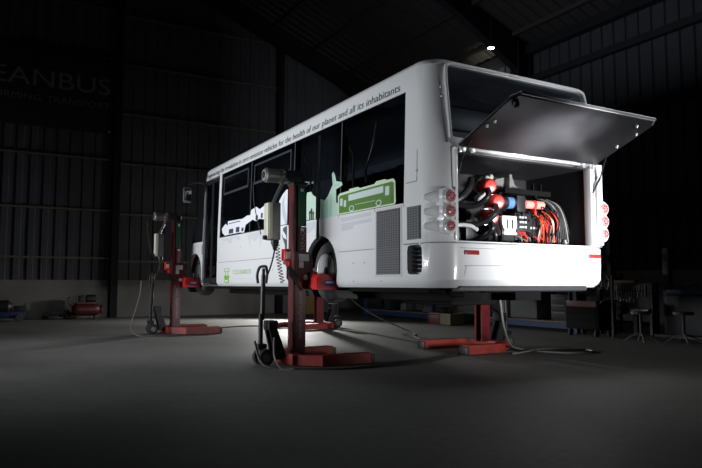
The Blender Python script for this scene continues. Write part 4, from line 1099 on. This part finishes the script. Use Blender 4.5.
def split_words(o, gap):
    bm = bmesh.new(); bm.from_mesh(o.data); left = set(bm.verts); iv = []
    while left:
        v = left.pop(); st_ = [v]; g = {v}
        while st_:
            for e in st_.pop().link_edges:
                for w_ in e.verts:
                    if w_ in left: left.discard(w_); g.add(w_); st_.append(w_)
        ys = [-w_.co.y for w_ in g]; iv.append([min(ys), max(ys), {w_.index for w_ in g}])
    bm.free(); iv.sort(key=lambda t: t[0]); words = [iv[0]]
    for t in iv[1:]:
        if t[0]-words[-1][1] > gap: words.append(t)
        else: words[-1][1] = max(words[-1][1], t[1]); words[-1][2] |= t[2]
    for _, _, ids in words:
        b2 = bmesh.new(); b2.from_mesh(o.data); bmesh.ops.delete(b2, geom=[v for v in b2.verts if v.index not in ids], context='VERTS')
        me = bpy.data.meshes.new('roof_lettering'); b2.to_mesh(me); b2.free(); me.materials.append(o.data.materials[0])
        c = bpy.data.objects.new('roof_lettering', me); C.objects.link(c); c.parent = o.parent
    bpy.data.objects.remove(o)
split_words(bpy.data.objects['roof_lettering'], .019)

# ================================================================= CAMERA
CP = Vector((-3.8133, -4.9458, .9918)); yaw, pitch, F = .5239, .077, 643.83
cd = bpy.data.cameras.new('camera'); cam = bpy.data.objects.new('camera', cd); C.objects.link(cam)
cd.sensor_width = 36; cd.lens = F/702*36; cd.clip_end = 100
cam.location = CP; cam.rotation_euler = (math.pi/2+pitch, 0, -yaw); sc.camera = cam
def ray(u, v):
    x, y = (u-351)/F, (234-v)/F
    fw = math.cos(pitch)-y*math.sin(pitch); up = math.sin(pitch)+y*math.cos(pitch)
    return Vector((x*math.cos(yaw)+fw*math.sin(yaw), -x*math.sin(yaw)+fw*math.cos(yaw), up))
hb_.location = (7.5, 7.36, 7.13)
MB().lathe([(.03, .08), (.05, .07), (.085, .0), (.09, -.03), (.08, -.02)], (0, 0, 0), (0, 0, 1), 24).build('lamp_housing', M_ldark, hb_)
MB().lathe([(.078, -.02), (.08, -.04), (.05, -.055), (.02, -.06)], (0, 0, 0), (0, 0, 1), 24).build('lamp_lens', mat('lamp_lens', (1, 1, 1), .5, emit=(1, .93, .72), es=14), hb_)
MB().tube([(0, 0, .10), (0, 0, .9)], .01, smooth=False).build('hanging_rod', M_ldark, hb_)

# ================================================================= LIGHTS
def area(name, loc, target, sx_, sy_, power, col=(1, 1, 1), spread=180):
    ld = bpy.data.lights.new(name, 'AREA'); ld.shape = 'RECTANGLE'; ld.size = sx_; ld.size_y = sy_; ld.energy = power; ld.color = col; ld.spread = R(spread)
    o = bpy.data.objects.new(name, ld); C.objects.link(o); o.location = loc
    o.rotation_euler = (Vector(target)-Vector(loc)).to_track_quat('-Z', 'Y').to_euler(); return o
def spot(name, loc, target, power, ang, blend=.5, col=(1, 1, 1), r=.1):
    ld = bpy.data.lights.new(name, 'SPOT'); ld.energy = power; ld.spot_size = R(ang); ld.spot_blend = blend; ld.color = col; ld.shadow_soft_size = r
    o = bpy.data.objects.new(name, ld); C.objects.link(o); o.location = loc
    o.rotation_euler = (Vector(target)-Vector(loc)).to_track_quat('-Z', 'Y').to_euler(); return o
area('side_softbox', (-6.9, 5.4, 1.3), (0, 4.4, 2.3), 7.0, 1.0, 165, (.93, .96, 1), 80)
area('rear_softbox', (1.75, -4.5, .75), (1.95, 0, 1.5), 1.3, .5, 52, (.97, .98, 1), 42)
spot('hatch_fill', (2.7, -2.7, .5), (1.2, -.42, 2.50), 4500, 17, 1, (.97, .98, 1), .15)  # added off-frame spot, brightens the underside of the open hatch
spot('roof_edge_fill', (5.2, -4.0, 3.9), (1.3, .1, 3.12), 600, 26, 1, (.97, .98, 1), .2)  # added off-frame spot to lift the rear roof edge and window rim
spot('cladding_fill', (8.7, 9.5, 6.6), (9.6, 9.5, 7.6), 70, 90, 1, (1, .95, .7), .05)  # no fitting here: unseen spot added to light a strip of side cladding
spot('under_light', (3.9, 11.6, 1.5), (-.1, 8.3, .4), 850, 165, .6, (1, 1, .97), .11)
spot('wall_glow', (3.2, 10.6, 1.6), (1.2, 15, .9), 70, 125, 1, (1, .98, .94), .3)  # extra spot hidden behind the bus, added to brighten the far wall
area('roof_fill', (-1.5, 3, 8.6), (-1.5, 3, 0), 10, 12, 7.5, (.75, .85, 1))
pl_ = bpy.data.lights.new('high_bay_light', 'POINT'); pl_.energy = 2; pl_.color = (1, .92, .7); pl_.shadow_soft_size = .12
o = bpy.data.objects.new('high_bay_light', pl_); C.objects.link(o); o.location = (7.5, 7.36, 6.98)

wd = bpy.data.worlds.new('world'); sc.world = wd; wd.use_nodes = True
wd.node_tree.nodes['Background'].inputs[0].default_value = (.05, .065, .10, 1); wd.node_tree.nodes['Background'].inputs[1].default_value = .04
sc.view_settings.view_transform = 'Standard'; sc.view_settings.look = 'None'; sc.view_settings.exposure = 0
